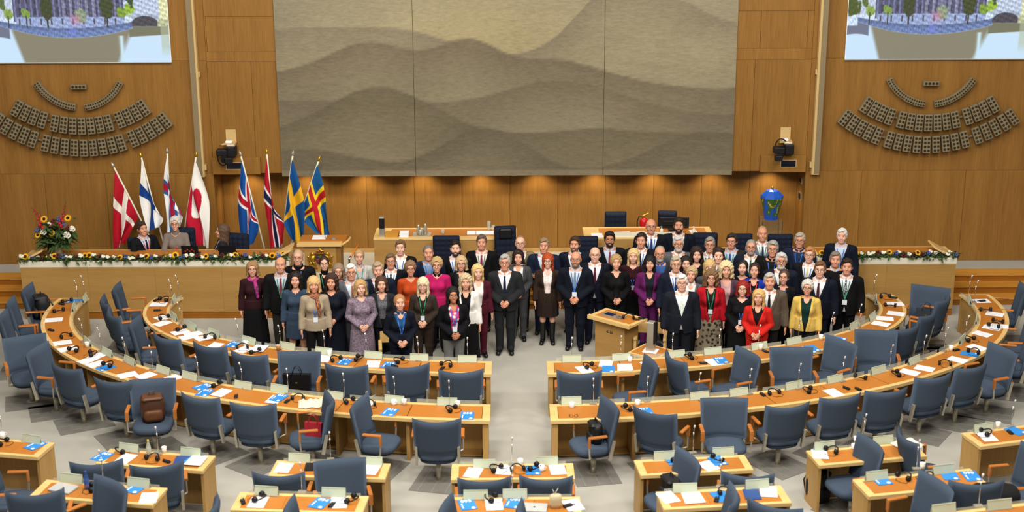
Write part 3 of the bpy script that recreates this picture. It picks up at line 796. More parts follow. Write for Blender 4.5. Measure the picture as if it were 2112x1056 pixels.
for k, (px, y, w, lab) in enumerate(((1231, 27.4, .22, 'loose white papers at the left end of right presiding desk'), (1285, 27.5, .3, 'wide white papers behind the ledge of right presiding desk'), (1322, 27.5, .16, 'white papers by the bald man on the right presiding desk'), (1430, 27.6, .14, 'white sheet under the right pump bottle'))):
    tag(MB().box((0, 0, .006), (w, .24, .012), rz=.1 * (k % 2)).build('document', WHITE, None, loc=(WY(px, 485, y).x, y, zt + (.0 if k != 1 else 0))), lab, 'paper', 'documents on the right presiding desk')

# speaker's lectern with the coat of arms
Y = 26.62
za = zat(500, Y); xa, xb = WY(628, 530, Y).x, WY(703, 530, Y).x
t = thing('speakers_lectern', 'pale oak lectern bearing a gilded coat of arms', 'lectern', ((xa + xb) / 2, Y, PZ))
w = (xb - xa) / 2; h = za - PZ
MB().span(-w, w - .09, 0, .05, 0, h - .05).build('front_panel', OAKX, t)
MB().span(w - .09, w, 0.001, .42, 0, h - .05).build('side_panel', OAK, t); MB().span(-w, -w + .05, .05, .42, 0, h - .05).build('side_panel', OAKX, t)
MB().span(-w - .13, w + .03, -.06, .12, h - .055, h, ch=.004).build('front_ledge', BEECH, t)
MB().span(-w - .1, w + .09, .12, .5, h - .03, h + .02).build('top', LEATHER, t)
MB().tube([(w + .03, -.02, h - .03), (w + .14, .1, h + .02), (w + .16, .3, h + .02)], .02).build('side_rail', BEECH, t)
MB().span(-.22, .04, .2, .45, h + .02, h + .03).build('document', WHITE, t)
MB().tube([(.03, .25, h + .02), (.03, .2, h + .3), (.035, .15, h + .38)], .006).build('microphone_stem', BLACK, t)
MB().ell((.035, .13, h + .40), (.015, .015, .035)).build('microphone_head', BLACK, t)
MB().lathe([(.05, 0), (.05, .03)], c=(.2, .2, h + .02), n=12).build('ashtray_dish', STEEL, t)
# coat of arms, gilded relief
s = 1 / 106.0
cz = zat(531, Y) - PZ; cx_ = WY(660.5, 531, Y).x - (xa + xb) / 2
arms = t
def rel(px, py): return (cx_ + (px - 660.5) * s, cz - (py - 531) * s)
e1 = MB().prism([rel(651, 521), rel(671, 521), rel(671, 531), rel(668, 540), rel(661, 544), rel(654, 540), rel(651, 531)], 0, .025, Matrix(((1, 0, 0), (0, 0, -1), (0, 1, 0))).to_4x4()).build('shield', mat('#26345f', .4, metal=.2), t)
XZ = lambda poly, d0, d1, name, m, par: MB().prism(poly, d0, d1, Matrix(((1, 0, 0), (0, 0, -1), (0, 1, 0))).to_4x4()).build(name, m, par)
XZ([rel(651, 524), rel(671, 524), rel(671, 523), rel(651, 523)], .024, .03, 'gold_bar', GOLD, e1)
XZ([rel(659.5, 522), rel(662.5, 522), rel(662.5, 543), rel(659.5, 543)], .024, .03, 'gold_bar', GOLD, e1)
XZ([rel(652, 531), rel(670, 531), rel(670, 533), rel(652, 533)], .024, .03, 'gold_bar', GOLD, e1)
XZ([rel(654, 533.5), rel(659, 533.5), rel(659, 540), rel(655.5, 538)], .024, .031, 'red_quarter', mat('#9c2030', .5), e1)
for q in ((654.5, 527), (657.5, 527), (664, 527), (667.5, 527)):
    XZ([rel(q[0] - 1, q[1] + 1), rel(q[0] + 1, q[1] + 1), rel(q[0] + 1.2, q[1] - 1), rel(q[0] - 1.2, q[1] - 1)], .024, .031, 'small_crown', GOLD, e1)
cr = XZ([rel(654, 519), rel(668, 519), rel(668, 521), rel(654, 521)], .0, .04, 'crown', GOLD, t)
XZ([rel(654, 518.5), rel(653, 515), rel(656, 512.5), rel(661, 511.5), rel(666, 512.5), rel(669, 515), rel(668, 518.5)], .0, .02, 'crown_cap', mat('#5d1020', .6), cr)
for q in (653.2, 657, 661, 665, 668.8): MB().tube([(rel(q, 519)[0], -.025, rel(q, 519)[1]), (rel(661 + (q - 661) * .95, 515)[0], -.035, rel(0, 514.5)[1]), (rel(661, 512)[0], -.03, rel(0, 511.6)[1])], .006, 6).build('crown_arch', GOLD, cr)
MB().ell((rel(661, 510)[0], -.02, rel(0, 510)[1]), (.012, .012, .018), 8, 5).build('orb', GOLD, cr)
for e in (-1, 1):
    b = MB()
    L = lambda px, py, d=.03: (cx_ + e * (px) * s, -d, cz - (py - 531) * s)
    b.tube([L(12, 524), L(15, 531), L(16, 538)], [.035, .05, .035], 8)        # body
    b.ell(L(15, 521), (.042, .035, .045), 10, 6)                               # head and mane
    b.tube([L(17, 521), L(20, 522)], [.025, .012], 6)
    b.tube([L(13, 526), L(9, 525)], [.018, .012], 6); b.tube([L(14, 529), L(9.5, 530)], [.018, .012], 6)
    b.tube([L(16, 537), L(12, 541), L(9, 546)], [.03, .022, .014], 6); b.tube([L(17, 538), L(21, 543), L(19, 548)], [.03, .022, .014], 6)
    b.tube([L(19, 537), L(24, 534), L(22, 528), L(25, 525)], [.012, .014, .012, .02], 6)
    b.build('lion', GOLD, t, True)
    XZ([rel(660.5 + e * 6, 552 - 2), rel(660.5 + e * 24, 547), rel(660.5 + e * 24, 550), rel(660.5 + e * 6, 553)][::e], 0, .02, 'scroll', GOLD, t)

# handrail beside the lectern
p = G(722, 540, .0)
t = thing('handrail', 'steel handrail with orange wooden grip beside the lectern', 'handrail', (WY(720, 530, 26.55).x, 26.55, 0))
hz = zat(529, 26.55)
MB().tube([(0, 0, 0), (0, 0, hz - .04), (.03, .04, hz)], .022, 10).build('post', CHROME, t, True)
MB().tube([(.02, .03, hz - .01), (.15, .5, hz + .12)], .02, 8).build('grip', mat('#d07a28', .4), t, True)

# painted urn on a glass pedestal
Y = 28.35
c = WY(1590, 450, Y); zb = c.z; s = 1 / 104.0
t = thing('urn', 'blue and green painted faceted urn with gold knob on glass pedestal', 'urn', (c.x, Y, zb))
n = 8
hgt = 46 * s
prof = [(14 * s, 0), (24.5 * s, hgt)]
nu, nv = 65, 40
uu, vv = np.meshgrid(np.linspace(0, 2 * pi, nu), np.linspace(0, 1, nv), indexing='ij')
fac = np.cos(pi / n) / np.cos((uu % (2 * pi / n)) - pi / n)
rr = (14 + 10.5 * vv) * s * fac
me = MB().grid(np.stack([rr * np.cos(uu), rr * np.sin(uu), vv * hgt], -1).reshape(-1, 3), nu, nv).mesh('body', attrmat('urn_paint', rough=.35, spec=.5))
nz = fbm(uu * 2.2, vv * 3.2, 21, 3, 1.2)
col = np.where((nz > -.22)[..., None], hx('#335f20'), hx('#1b4fae'))
col = np.where((np.abs(nz - .2) < .06)[..., None], hx('#b9a24a'), col)
col = np.where((vv < .2)[..., None], hx('#1c50b4'), col)
col = np.where(((np.abs(uu - 1.48 * pi) < .1) & (np.abs(vv - .68) < .035))[..., None], hx('#b3202c'), col)
paint(me, srgb2lin(col).reshape(-1, 3)); put('body', me, t)
lb = MB(); lb.lathe([(24.5 * s, hgt), (23.5 * s, hgt + 4 * s), (13 * s, hgt + 14 * s), (1.5 * s, hgt + 18 * s)], n=8); lb.build('lid', mat('#1f57bd', .35, spec=.5), t)
MB().ell((0, 0, hgt + 20 * s), (2.6 * s, 2.6 * s, 3 * s)).build('knob', GOLD, t, True)
MB().lathe([(.14, -.012), (.14, 0)], n=8).build('foot', mat('#1c50b4', .4), t)
gp = thing('glass_pedestal', 'clear glass box pedestal under the painted urn', 'pedestal', (c.x, Y, PZ))
ph = zb - .012 - PZ; gw = .2
for k, (x0, x1, y0, y1) in enumerate(((-gw, gw, -gw, -gw + .008), (-gw, gw, gw - .008, gw), (-gw, -gw + .008, -gw + .008, gw - .008), (gw - .008, gw, -gw + .008, gw - .008))):
    MB().span(x0, x1, y0, y1, 0, ph - .008).build('pane', glassmat('pedestal_glass', '#8a8f78', .07), gp)
MB().span(-gw, gw, -gw, gw, ph - .008, ph).build('top_pane', glassmat('pedestal_glass', '#8a8f78', .12), gp)
for ax in (-gw, gw):
    for ay in (-gw, gw): MB().span(ax - .005, ax + .005, ay - .005, ay + .005, 0, ph).build('edge', mat('#3a3a28', .3), gp)
# switches on the right side of the recess
for k, (z, hh) in enumerate(((2.05, .12), (1.72, .16))):
    t = thing('switch_panel', ('small dark switch plate high on the right recess cheek', 'row of dark switches lower on the right recess cheek')[k], 'switch', (5.85, 28.55, z), group='switch panels')
    MB().span(-.015, 0, -.1, .1, -hh / 2, hh / 2).build('plate', STEEL, t)
    for j in range(3): MB().span(-.025, -.012, -.08 + .06 * j, -.04 + .06 * j, -hh * .35, hh * .35).build('switch', BLACK, t)

# ---------------------------------------------------------------- front lectern, loudspeaker table
LH = .97
fl_, fr_ = G(1211, 650, LH + .01), G(1297, 673, LH + .01)
e_ = fr_ - fl_; lw = e_.length; lrz = atan2(e_.y, e_.x)
lc = (fl_ + fr_) / 2 + Matrix.Rotation(lrz, 3, 'Z') @ Vector((0, .30, 0))
t = thing('floor_lectern', 'pale oak lectern with small black crown emblem in front of the group', 'lectern', (lc.x, lc.y, 0), lrz)
w2 = lw / 2
MB().span(-w2 + .10, w2 - .16, -.20, -.16, .06, LH - .05).build('front_panel', OAKX, t)
MB().span(w2 - .20, w2 - .16, -.16, .2, .06, LH - .05).build('side_panel', OAKX, t); MB().span(-w2 + .10, -w2 + .14, -.16, .2, .06, LH - .05).build('side_panel', OAKX, t)
MB().span(-w2 + .14, w2 - .2, -.14, .16, 0, .06).build('plinth', STEPD, t)
MB().span(-w2, w2, -.30, -.235, LH - .05, LH + .02, ch=.004).build('front_ledge', BEECH, t)
MB().span(-w2, -w2 + .07, -.235, .24, LH - .045, LH, ch=.004).build('side_ledge', BEECH, t); MB().span(w2 - .07, w2, -.235, .24, LH - .045, LH, ch=.004).build('side_ledge', BEECH, t)
MB().span(-w2 + .07, w2 - .07, -.235, .19, LH - .04, LH - .005).build('leather_panel', LEATHER, t); MB().span(-w2 + .07, w2 - .07, .19, .24, LH - .045, LH, ch=.004).build('back_ledge', BEECH, t)
MB().span(-.3, .12, -.12, .08, LH - .005, LH + .006).build('control_panel', STEEL, t)
MB().span(-.26, -.08, -.06, .06, LH + .006, LH + .009).build('display', mat('#101a3c', .2), t)
MB().tube([(-.05, .0, LH), (-.05, -.01, LH + .2), (-.045, -.02, LH + .34)], .005, 6).build('microphone_stem', BLACK, t)
MB().ell((-.045, -.02, LH + .35), (.012, .012, .03)).build('microphone_head', BLACK, t)
MB().ell((.06, -.05, LH + .02), (.06, .05, .015), 12, 5).build('dial', CHROME, t)
b = MB()
for k in range(3):
    xk = -.05 + .05 * k - .06
for base in (-.10, -.025):
    MB().span(base, base + .06, -.2025, -.199, .72, .733).build('emblem_band', BLACK, t)
    for k in range(3):
        MB().span(base + .004 + .022 * k, base + .012 + .022 * k, -.2025, -.199, .737, .765).build('emblem_crown_point', BLACK, t)
MB().span(-.06, .0, -.2022, -.199, .67, .678).build('emblem_lettering', GOLD, t)
b = MB()
pk = thing('headset', 'black headset and cable lying on the lectern top', 'headset', lc + Matrix.Rotation(lrz, 3, 'Z') @ Vector((.2, .02, 0)), lrz + .5)
pk.location.z = LH + .008
MB().tube([(.085 * cos(a), -.01 + .1 * sin(a), .012 + .045 * sin(a)) for a in np.linspace(-.1, pi + .1, 15)], .01, 6).build('headband', BLACK, pk, True)
for s_ in (-1, 1): MB().ell((s_ * .085, -.015, .03), (.022, .038, .038), 10, 6).build('ear_cup', BLACK, pk, True)
MB().tube([(.09, -.03, .01), (.18, -.06, .012), (.26, .0, .012), (.16, .04, .012), (.3, .06, .012)], .012, 6).build('cable', BLACK, pk, True)

tp = G(1342, 724, .68)
t = thing('small_side_table', 'small square wooden table with orange leather top beside the lectern', 'table', (tp.x, tp.y, 0), radians(-38))
MB().span(-.24, .24, -.24, .24, .655, .675).build('top', LEATHER, t)
for s_ in (-1, 1):
    MB().span(-.27, .27, s_ * .24, s_ * .27, .64, .68, ch=.003).build('edge', BEECH, t); MB().span(s_ * .24, s_ * .27, -.24, .24, .64, .68, ch=.003).build('edge', BEECH, t)
for a in (-.22, .22):
    for c_ in (-.22, .22): MB().span(a - .02, a + .02, c_ - .02, c_ + .02, 0, .64).build('leg', BEECHZ, t)
t = thing('column_loudspeaker', 'grey slim standing loudspeaker with black side on the small table', 'loudspeaker', (tp.x, tp.y, .676), radians(-20))
MB().box((0, 0, .01), (.24, .22, .016), ch=.006).build('base_plate', WHITE, t)
MB().prism([(-.07, -.06), (.07, -.06), (.07, .06), (-.07, .06)], .018, .14).build('foot', STEEL, t)
MB().span(-.055, .055, -.07, .06, .1, .52, ch=.006).build('cabinet', STEEL, t)
MB().span(.052, .09, -.06, .07, .17, .515).build('grille', BLACK, t)
# wooden armchair showing between the people and the desk
for (px, py, z, lab, rz) in ((832, 718, .66, 'light wooden armchair half hidden by the woman in navy, left group', .1), (1375, 697, .66, 'light wooden armchair half hidden behind the small side table', -.15)):
    p = Vector((2.36, 23.35, 0)) if px > 1000 else Vector((-1.97, 22.95, 0))
    t = thing('wooden_armchair', lab, 'chair', (p.x, p.y, 0), rz, 'light wooden armchairs')
    for sx in (-1, 1):
        MB().span(sx * .25 - .03, sx * .25 + .03, -.24, .22, .62, .655, ch=.006).build('armrest', BEECH, t)
        for sy in (-.2, .2): MB().span(sx * .25 - .022, sx * .25 + .022, sy - .022, sy + .022, 0, .62).build('leg', BEECH, t)
    cushion(.22, .22, .38, .45).build('seat', NAVY, t, True)
    MB().span(-.25, .25, .2, .23, .6, .8, ch=.008).build('backrest', BEECH, t)
# ---------------------------------------------------------------- flags
FLAGM = attrmat('flag_cloth', rough=.75, weave=.12)
def cross(h, w, bg, c1, t1, c2=None, t2=0):
    col = np.ones((*h.shape, 3)) * hx(bg)
    m = (np.abs(w - .38) < t1 * .72) | (np.abs(h - .5) < t1); col[m] = hx(c1)
    if c2:
        m = (np.abs(w - .38) < t2 * .72) | (np.abs(h - .5) < t2); col[m] = hx(c2)
    return col
def greenland(h, w):
    top = h < .5; inside = ((w - .33) / .2) ** 2 + ((h - .5) / .3) ** 2 < 1
    col = np.ones((*h.shape, 3)) * hx('#f0eee8'); col[top == inside] = hx('#b5122e'); return col
FL = [('red flag with white cross, far left of the flag groups', 235, 345, 338, 526, 250, 512, lambda h, w: cross(h, w, '#b01428', '#efeae0', .085)),
      ('white flag with blue cross, second from left', 291, 325, 347, 526, 313, 478, lambda h, w: cross(h, w, '#eeece8', '#123f86', .13)),
      ('white flag with blue-edged red cross behind the seated woman', 344, 317, 352, 526, 352, 480, lambda h, w: cross(h, w, '#eeeef0', '#1c5f96', .14, '#a81434', .075)),
      ('white and red flag with a two-tone disc, fourth from left', 403, 325, 366, 526, 416, 512, greenland),
      ('blue flag with white-edged red cross', 497, 322, 553, 526, 512, 510, lambda h, w: cross(h, w, '#114a94', '#eceaea', .13, '#b01428', .07)),
      ('red flag with white-edged dark blue cross', 550, 318, 570, 526, 570, 514, lambda h, w: cross(h, w, '#ab1226', '#eceae8', .13, '#16204a', .07)),
      ('blue flag with yellow cross', 603, 322, 574, 526, 614, 505, lambda h, w: cross(h, w, '#0f4a86', '#dda81c', .11)),
      ('blue flag with yellow-edged red cross, far right of the flags', 656, 334, 584, 526, 668, 490, lambda h, w: cross(h, w, '#165488', '#e3c51e', .15, '#b01822', .07))]
for gi, cx in ((0, 350), (1, 570)):
    p = WY(cx, 526, 27.7)
    t = thing('flag_stand', 'round flag stand holding four poles, %s' % ('left group behind the seated people', 'right group beside the lectern')[gi], 'stand', (p.x, 27.7, PZ), group='flag stands')
    MB().lathe([(.3, 0), (.3, .03), (.1, .06), (.09, .12)], n=20).build('base', BLACK, t)
    MB().tube([(-.22, 0, .1), (.22, 0, .1)], .03).build('socket_bar', BLACK, t)
for k, (lab, tx, ty, bx, by, ex, ey, fn) in enumerate(FL):
    Y = 27.7
    T = WY(tx, ty, Y); B = WY(bx, by, Y); B.z = PZ + .1
    T.y += .02 * (k % 4); B.y += .02 * (k % 4) ; E = WY(ex, ey, Y - .06)
    t = thing('flag', lab, 'flag', B, group='national flags on poles')
    d = (T - B); L = d.length; dn = d / L
    MB().tube([(0, 0, 0), tuple(d)], .017, 8).build('pole', CREAM, t, True)
    MB().tube([tuple(d), tuple(d + dn * .04), tuple(d + dn * .12)], [.02, .035, .004], 8).build('finial', GOLD if k % 2 else STEEL, t, True)
    nu, nv = 70, 100
    hh, ww = np.meshgrid(np.linspace(0, 1, nu), np.linspace(0, 1, nv), indexing='ij')
    Hh = 1.0
    T0 = d - dn * .06
    E = E - B
    dirn = 1 if E.x > T0.x - dn.x * Hh * .5 else -1
    A = np.array(T0)[None, None] - np.array(dn)[None, None] * (hh * Hh)[..., None]
    En = np.array(E)[None, None] + np.stack([-.0 * hh, 0 * hh, .12 * hh], -1)
    P = A * (1 - ww[..., None]) + En * ww[..., None]
    amp = .16 * np.sin(pi * np.clip(ww, 0, 1) * .75 + .3) * (.3 + .7 * hh)
    P[..., 1] += -.05 - .055 * np.sin(hh * 11 + ww * 2.5 + k) * np.clip(ww * 3, 0, 1)
    a0, a1 = ((-.02, .0), (-.02, .12), (-.02, .2), (.12, -.04), (-.04, .06), (-.06, .12), (.1, -.05), (.06, -.1))[k]
    bul = np.sin(pi * np.clip(ww, 0, 1) ** .8 * .72)
    P[..., 0] += .03 * np.sin(hh * 9 + ww * 5 + k * 2) * np.clip(ww * 2, 0, 1) + bul * (a0 * (1 - hh) + a1 * hh)
    wid = np.linspace(-.075, .075, nu)[:, None] * np.clip(ww * 2.2, 0, 1)
    P[..., 0] += -wid if k in (3, 6, 7) else wid
    me = MB().grid(P.reshape(-1, 3), nu, nv).mesh('cloth', FLAGM, True)
    paint(me, srgb2lin(fn(hh, ww)).reshape(-1, 3)); put('cloth', me, t)

# ---------------------------------------------------------------- flowers
YEL = mat('#e0a512', .6, var=.15); DKC = mat('#2a1608', .9); GRN = mat('#3d5428', .7, var=.35, scale=20); WFL = mat('#e6e2cf', .7, var=.05); BLU = mat('#5360a0', .7, var=.2); DRD = mat('#5a1a24', .7, var=.3); REDF = mat('#b01c28', .6, var=.2); YLS = mat('#d9b21c', .6)
def flower_meshes():
    out = {}
    b = MB()
    for ring, (r, n, z, o) in enumerate(((.062, 15, 0, 0), (.052, 13, .006, .2))):
        for k in range(n):
            a = 2 * pi * k / n + o; c, s = cos(a), sin(a); w = .011
            b.add([(.018 * c - w * .5 * s, .018 * s + w * .5 * c, z), (.018 * c + w * .5 * s, .018 * s - w * .5 * c, z), (.042 * c + w * s, .042 * s - w * c, z + .008), (r * c, r * s, z + .004), (.042 * c - w * s, .042 * s + w * c, z + .008)], [(0, 1, 2, 3, 4)])
    b.mi = 1; b.ell((0, 0, .008), (.027, .027, .012), 12, 5)
    out['sunflower'] = b.mesh('sunflower', [YEL, DKC])
    def blob(name, m, r, n, rad, flat=.8, seed=1):
        q = random.Random(seed); b = MB()
        for k in range(n):
            v = Vector((q.gauss(0, 1), q.gauss(0, 1), q.gauss(0, 1))).normalized()
            b.ell((v.x * r, v.y * r, v.z * r * flat), (rad, rad, rad * .8), 6, 4)
        out[name] = b.mesh(name, m, True)
    blob('white_rose', WFL, .022, 9, .022, seed=2); blob('blue_blossom', BLU, .04, 16, .014, 1.0, 3); blob('dark_red_blossom', DRD, .03, 12, .017, .8, 4)
    blob('white_bloom', WFL, .045, 26, .02, .8, 5); blob('yellow_button', YLS, .008, 4, .012, 1, 6)
    return out
FLW = flower_meshes()
def leafmesh(pts, q, n, size, spread):
    b = MB()
    for k in range(n):
        p = Vector(q.choice(pts)) if isinstance(pts, list) else pts(q)
        a = q.uniform(0, 2 * pi); el = q.uniform(-.6, .9)
        d = Vector((cos(a) * cos(el), sin(a) * cos(el), sin(el))); s = d.cross(Vector((0, 0, 1)))
        s = s.normalized() if s.length > .01 else Vector((1, 0, 0))
        l = size * q.uniform(.5, 1.3); w = l * .22
        b.add([p, p + d * l * .5 + s * w, p + d * l - Vector((0, 0, l * .25)), p + d * l * .5 - s * w], [(0, 1, 2, 3)])
    return b
def garland(label, x0, x1, y, z, seed):
    q = random.Random(seed)
    t = thing('flower_garland', label, 'flowers', (0, 0, 0), group='flower garlands')
    f = lambda q: Vector((q.uniform(x0, x1), y + q.uniform(-.1, .1), z + q.uniform(0, .06)))
    fo = leafmesh(f, q, int((x1 - x0) * 420), .1, 1).build('foliage', GRN, t); fo['kind'] = 'stuff'
    x = x0 + .03; i = 0
    kinds = ['white_rose', 'sunflower', 'blue_blossom', 'white_rose', 'dark_red_blossom', 'yellow_button', 'white_rose', 'sunflower', 'dark_red_blossom', 'blue_blossom', 'white_rose', 'white_rose', 'dark_red_blossom']
    while x < x1:
        kd = kinds[i % len(kinds)] if q.random() < .8 else q.choice(kinds)
        M = Matrix.Translation((x, y + q.uniform(-.1, .03), z + q.uniform(.05, .11))) @ Matrix.Rotation(radians(q.uniform(25, 70)), 4, 'X') @ Matrix.Rotation(q.uniform(-.4, .4), 4, 'Y') @ Matrix.Scale(q.uniform(.95, 1.3), 4)
        put(kd, FLW[kd], t, M=M)
        x += q.uniform(.06, .12); i += 1
    return t
garland('garland of sunflowers and white roses along the left podium desk', XL0 + .0, XL1 - .05, 26.18, ZPD - .0, 3)
garland('garland of sunflowers and white roses along the right podium desk', XR0 + .05, XR1 + .05, 26.18, ZPD - .0, 8)
# tall arrangement at the left end
p = G(120, 522, ZPD); q = random.Random(5)
vy = 26.5; vx = WY(119, 515, vy).x
t = thing('flower_arrangement', 'tall vase of sunflowers, white blooms and red gladioli on the left podium desk', 'flowers', (vx, vy, ZPD))
MB().lathe([(.07, 0), (.085, .02), (.10, .17), (.105, .18), (.09, .17)], n=20).build('vase', mat('#b9ae92', .5), t, True)
px2 = lambda px, py: Vector((WY(px, py, vy - .1).x - vx, -.1, WY(px, py, vy - .1).z - ZPD))
f = lambda q: Vector((q.gauss(0, .14), q.gauss(0, .1), .2 + abs(q.gauss(.12, .13))))
fo = leafmesh(f, q, 420, .19, 1).build('foliage', GRN, t); fo['kind'] = 'stuff'
for a in np.linspace(0, 2 * pi, 9)[:-1]:
    MB().grid([(cos(a) * r + w_ * -sin(a), sin(a) * r + w_ * cos(a), .2 + .25 * r - .9 * r * r) for r in np.linspace(.05, .42, 7) for w_ in (-.035 * (1.1 - r * 2), .035 * (1.1 - r * 2))], 7, 2).build('fern_leaf', GRN, t)
for px, py, kd, s_ in ((91, 452, 'sunflower', 1.2), (140, 450, 'sunflower', 1.2), (107, 481, 'sunflower', 1.1), (78, 485, 'sunflower', 1.), (89, 478, 'white_bloom', 1.2), (138, 485, 'white_bloom', 1.2), (149, 472, 'white_bloom', 1.), (121, 451, 'blue_blossom', 1.2), (117, 485, 'blue_blossom', 1.3), (75, 474, 'blue_blossom', 1.), (131, 462, 'blue_blossom', 1.), (109, 456, 'dark_red_blossom', 1.2), (139, 470, 'dark_red_blossom', 1.1), (102, 461, 'white_rose', 1)):
    v = px2(px, py)
    o = put(kd, FLW[kd], t, M=Matrix.Translation(v) @ Matrix.Rotation(radians(60), 4, 'X') @ Matrix.Scale(s_, 4))
for pts in (((86, 470), (77, 440), (64, 427)), ((124, 466), (131, 440), (136, 415))):
    w_ = [px2(*a) for a in pts]
    g = MB().tube(w_, .006, 5).build('gladiolus_stem', GRN, t)
    b = MB()
    for k in range(11):
        u = k / 10; v = w_[0].lerp(w_[1], u * 2) if u < .5 else w_[1].lerp(w_[2], u * 2 - 1)
        b.ell(v + Vector((.02 * (-1) ** k, -.01, 0)), (.034 * (1.1 - u), .03 * (1.1 - u), .03 * (1.1 - u) + .008), 7, 4)
    b.build('gladiolus_bloom', REDF, g, True)

# ---------------------------------------------------------------- small things on the desks
FONT_CACHE = {}
def textmesh(s, size, m, ext=.0006):
    key = (s, size, m.name)
    if key not in FONT_CACHE:
        cu = bpy.data.curves.new('t', 'FONT'); cu.body = s; cu.size = size; cu.extrude = ext; cu.align_x = 'CENTER'; cu.align_y = 'CENTER'; cu.resolution_u = 2; cu.offset = .0012
        o = bpy.data.objects.new('t', cu); COL.objects.link(o)
        dg = bpy.context.evaluated_depsgraph_get(); me = bpy.data.meshes.new_from_object(o.evaluated_get(dg))
        bpy.data.objects.remove(o); me.materials.clear(); me.materials.append(m); me.name = 'lettering'
        FONT_CACHE[key] = me
    return FONT_CACHE[key]
def nearest(row, side, p):
    best = None
    for s in np.linspace(0, 1, 9):
        for u in np.linspace(0, 1, 81):
            d = (rowpt(row, side, s, u, 0) - Vector((p.x, p.y, 0))).length
            if best is None or d < best[0]: best = (d, s, u)
    return best[1:]
RW = {1: 'front-row', 2: 'second-row', 3: 'third-row', 4: 'nearest-row', 5: 'nearest-row'}
def frame(row, px, py, h=0.0, smin=.0, smax=1.0):
    "place on a desk: position, turn (local +Y looks to the podium) and an order key"
    if row <= 2:
        p = G(px, py, DZ + h); side = -1 if p.x < .1 else 1
        s, u = nearest(row, side, p)
        sc_ = min(max(s, smin), smax)
        if sc_ != s: p = rowpt(row, side, sc_, u, DZ)
        a = rowpt(row, side, 0, u); b = rowpt(row, side, 1, u); d = a - b
        return Vector((p.x, p.y, DZ)), atan2(d.y, d.x) - pi / 2, u, side
    z = DZ + {3: 0, 4: Z4, 5: Z5}[row]
    p = G(px, py, z + h)
    return Vector((p.x, p.y, z)), atan2(p.y - 2 - CY, p.x * 1.0 - CX) * 0 + radians(-p.x * -2.6) * 1.0, p.x, 0
PENDING = []
def place(o, kind, phrase, cat, row, side, key, fixed=None):
    o['category'] = cat; o['group'] = '%ss on the delegates desks' % kind
    PENDING.append((o, kind, phrase, row, side, key, fixed))
def parse(s):
    for part in s.split(';'):
        part = part.strip()
        if part: yield part.split()

# nameplates
NP = MB().box((0, 0, .062), (.30, .006, .124), M=Matrix.Rotation(radians(-14), 3, 'X'), ch=.0).mesh('plate', PLATE)
NPB = MB().box((0, .022, .06), (.30, .004, .122), M=Matrix.Rotation(radians(14), 3, 'X')).mesh('plate_back', PLATE)
BAR = MB().span(-.075, .075, -.0005, .0005, -.008, .008).mesh('print_line', INK); BAR2 = MB().span(-.03, .03, -.0005, .0005, -.004, .004).mesh('print_line', INK)
FOOT = MB().span(-.16, .16, -.02, .03, 0, .006).mesh('foot', GLASS)
plates = {1: '359 615;367 651;398 669;443 685;514 701;589 712;674 724;766.5 733;862 737.5 Johan_Dahl;968 740.6 Hans_Edvard_Askjer;1179 740.5;1285 737;1391 731.5;1474.6 723.5;1564 713.7;1636 701;1764 669.6;1799 651;1808 614',
          2: '172 612;149 631;175 702;217 728;267 743;341 763;398 774;503 794;570 800;686 813;804 821;919 827;1179 825;1441 816;1533 805;1646 793;1725 781;1814 763;1885 742;1984 698;2016 655;1996 616',
          3: '64 904;265 922;393 931;617 943;766 949;999 955 Helena_Gellerman;1128 949;1371 938;1492 930;1701 918;1822 906;2029 881',
          4: '147 985;285 994;549 1011;688 1014;981 1019;1062 1017;1413 1005;1562 997;1809 979;1947 966', 5: '1947 1048;2062 1039'}
for row, s in plates.items():
    for it in parse(s):
        px, py = float(it[0]), float(it[1])
        p, rz, key, side = frame(row, px, py, .07, .03, .12)
        t = thing('name_plate', '', 'name plate', p, rz + random.uniform(-.06, .06)); 
        tilt = Matrix.Rotation(radians(-14), 4, 'X')
        put('plate', NP, t); put('plate_back', NPB, t); put('foot', FOOT, t)
        if len(it) > 2:
            put('lettering', textmesh(it[2].replace('_', ' '), .034, INK), t, M=tilt @ Matrix.Translation((0, -.0042, .065)) @ Matrix.Rotation(pi / 2, 4, 'X'))
        else: put('print_line', BAR, t, M=tilt @ Matrix.Translation((random.uniform(-.03, .03), -.0038, .07)))
        put('print_line', BAR2, t, M=tilt @ Matrix.Translation((0, -.0038, .04)))
        place(t, 'name plate', 'pale green glass name plate', 'name plate', row, side, key)
# microphones
MBASE = MB().span(-.05, .05, -.035, .035, 0, .018).mesh('base', STEEL)
MST = MB().tube([(0, 0, .018), (0, 0, .2), (0, -.004, .3)], .0042, 6).mesh('stem', CHROME, True)
MJT = MB().ell((0, -.004, .305), (.011, .011, .014), 8, 5).mesh('joint', WHITE, True)
MNK = MB().tube([(0, -.004, .31), (0, -.01, .36), (0, -.03, .40)], .0035, 6).mesh('neck', CHROME, True)
MHD = MB().tube([(0, -.024, .392), (0, -.04, .43)], [.011, .013], 10).mesh('head', mat('#e3e3e3', .35, metal=.3), True)
mics = {1: '351 610;338 622;395 665;513 695;588 713;674 727;765 735;863 744;968 745;1183 745;1287 742;1386 737;1479 728;1566 716;1646 703;1712 690;1765 672;1813 612',
        2: '163 613;140 625;172 706;210 725;265 745;330 758;410 786;500 800;595 812;703 820;812 828;927 838;1212 832;1327 828;1438 820;1545 813;1646 802;1737 787;1825 757;1893 735;1947 725;1990 700;2003 612;2025 625',
        3: '5 900;327 937;682 948;1056 960;1429 935;1780 910;2085 880', 4: '213 990;623 1016;1057 1027;1485 1005;1890 968', 5: '2018 1045'}
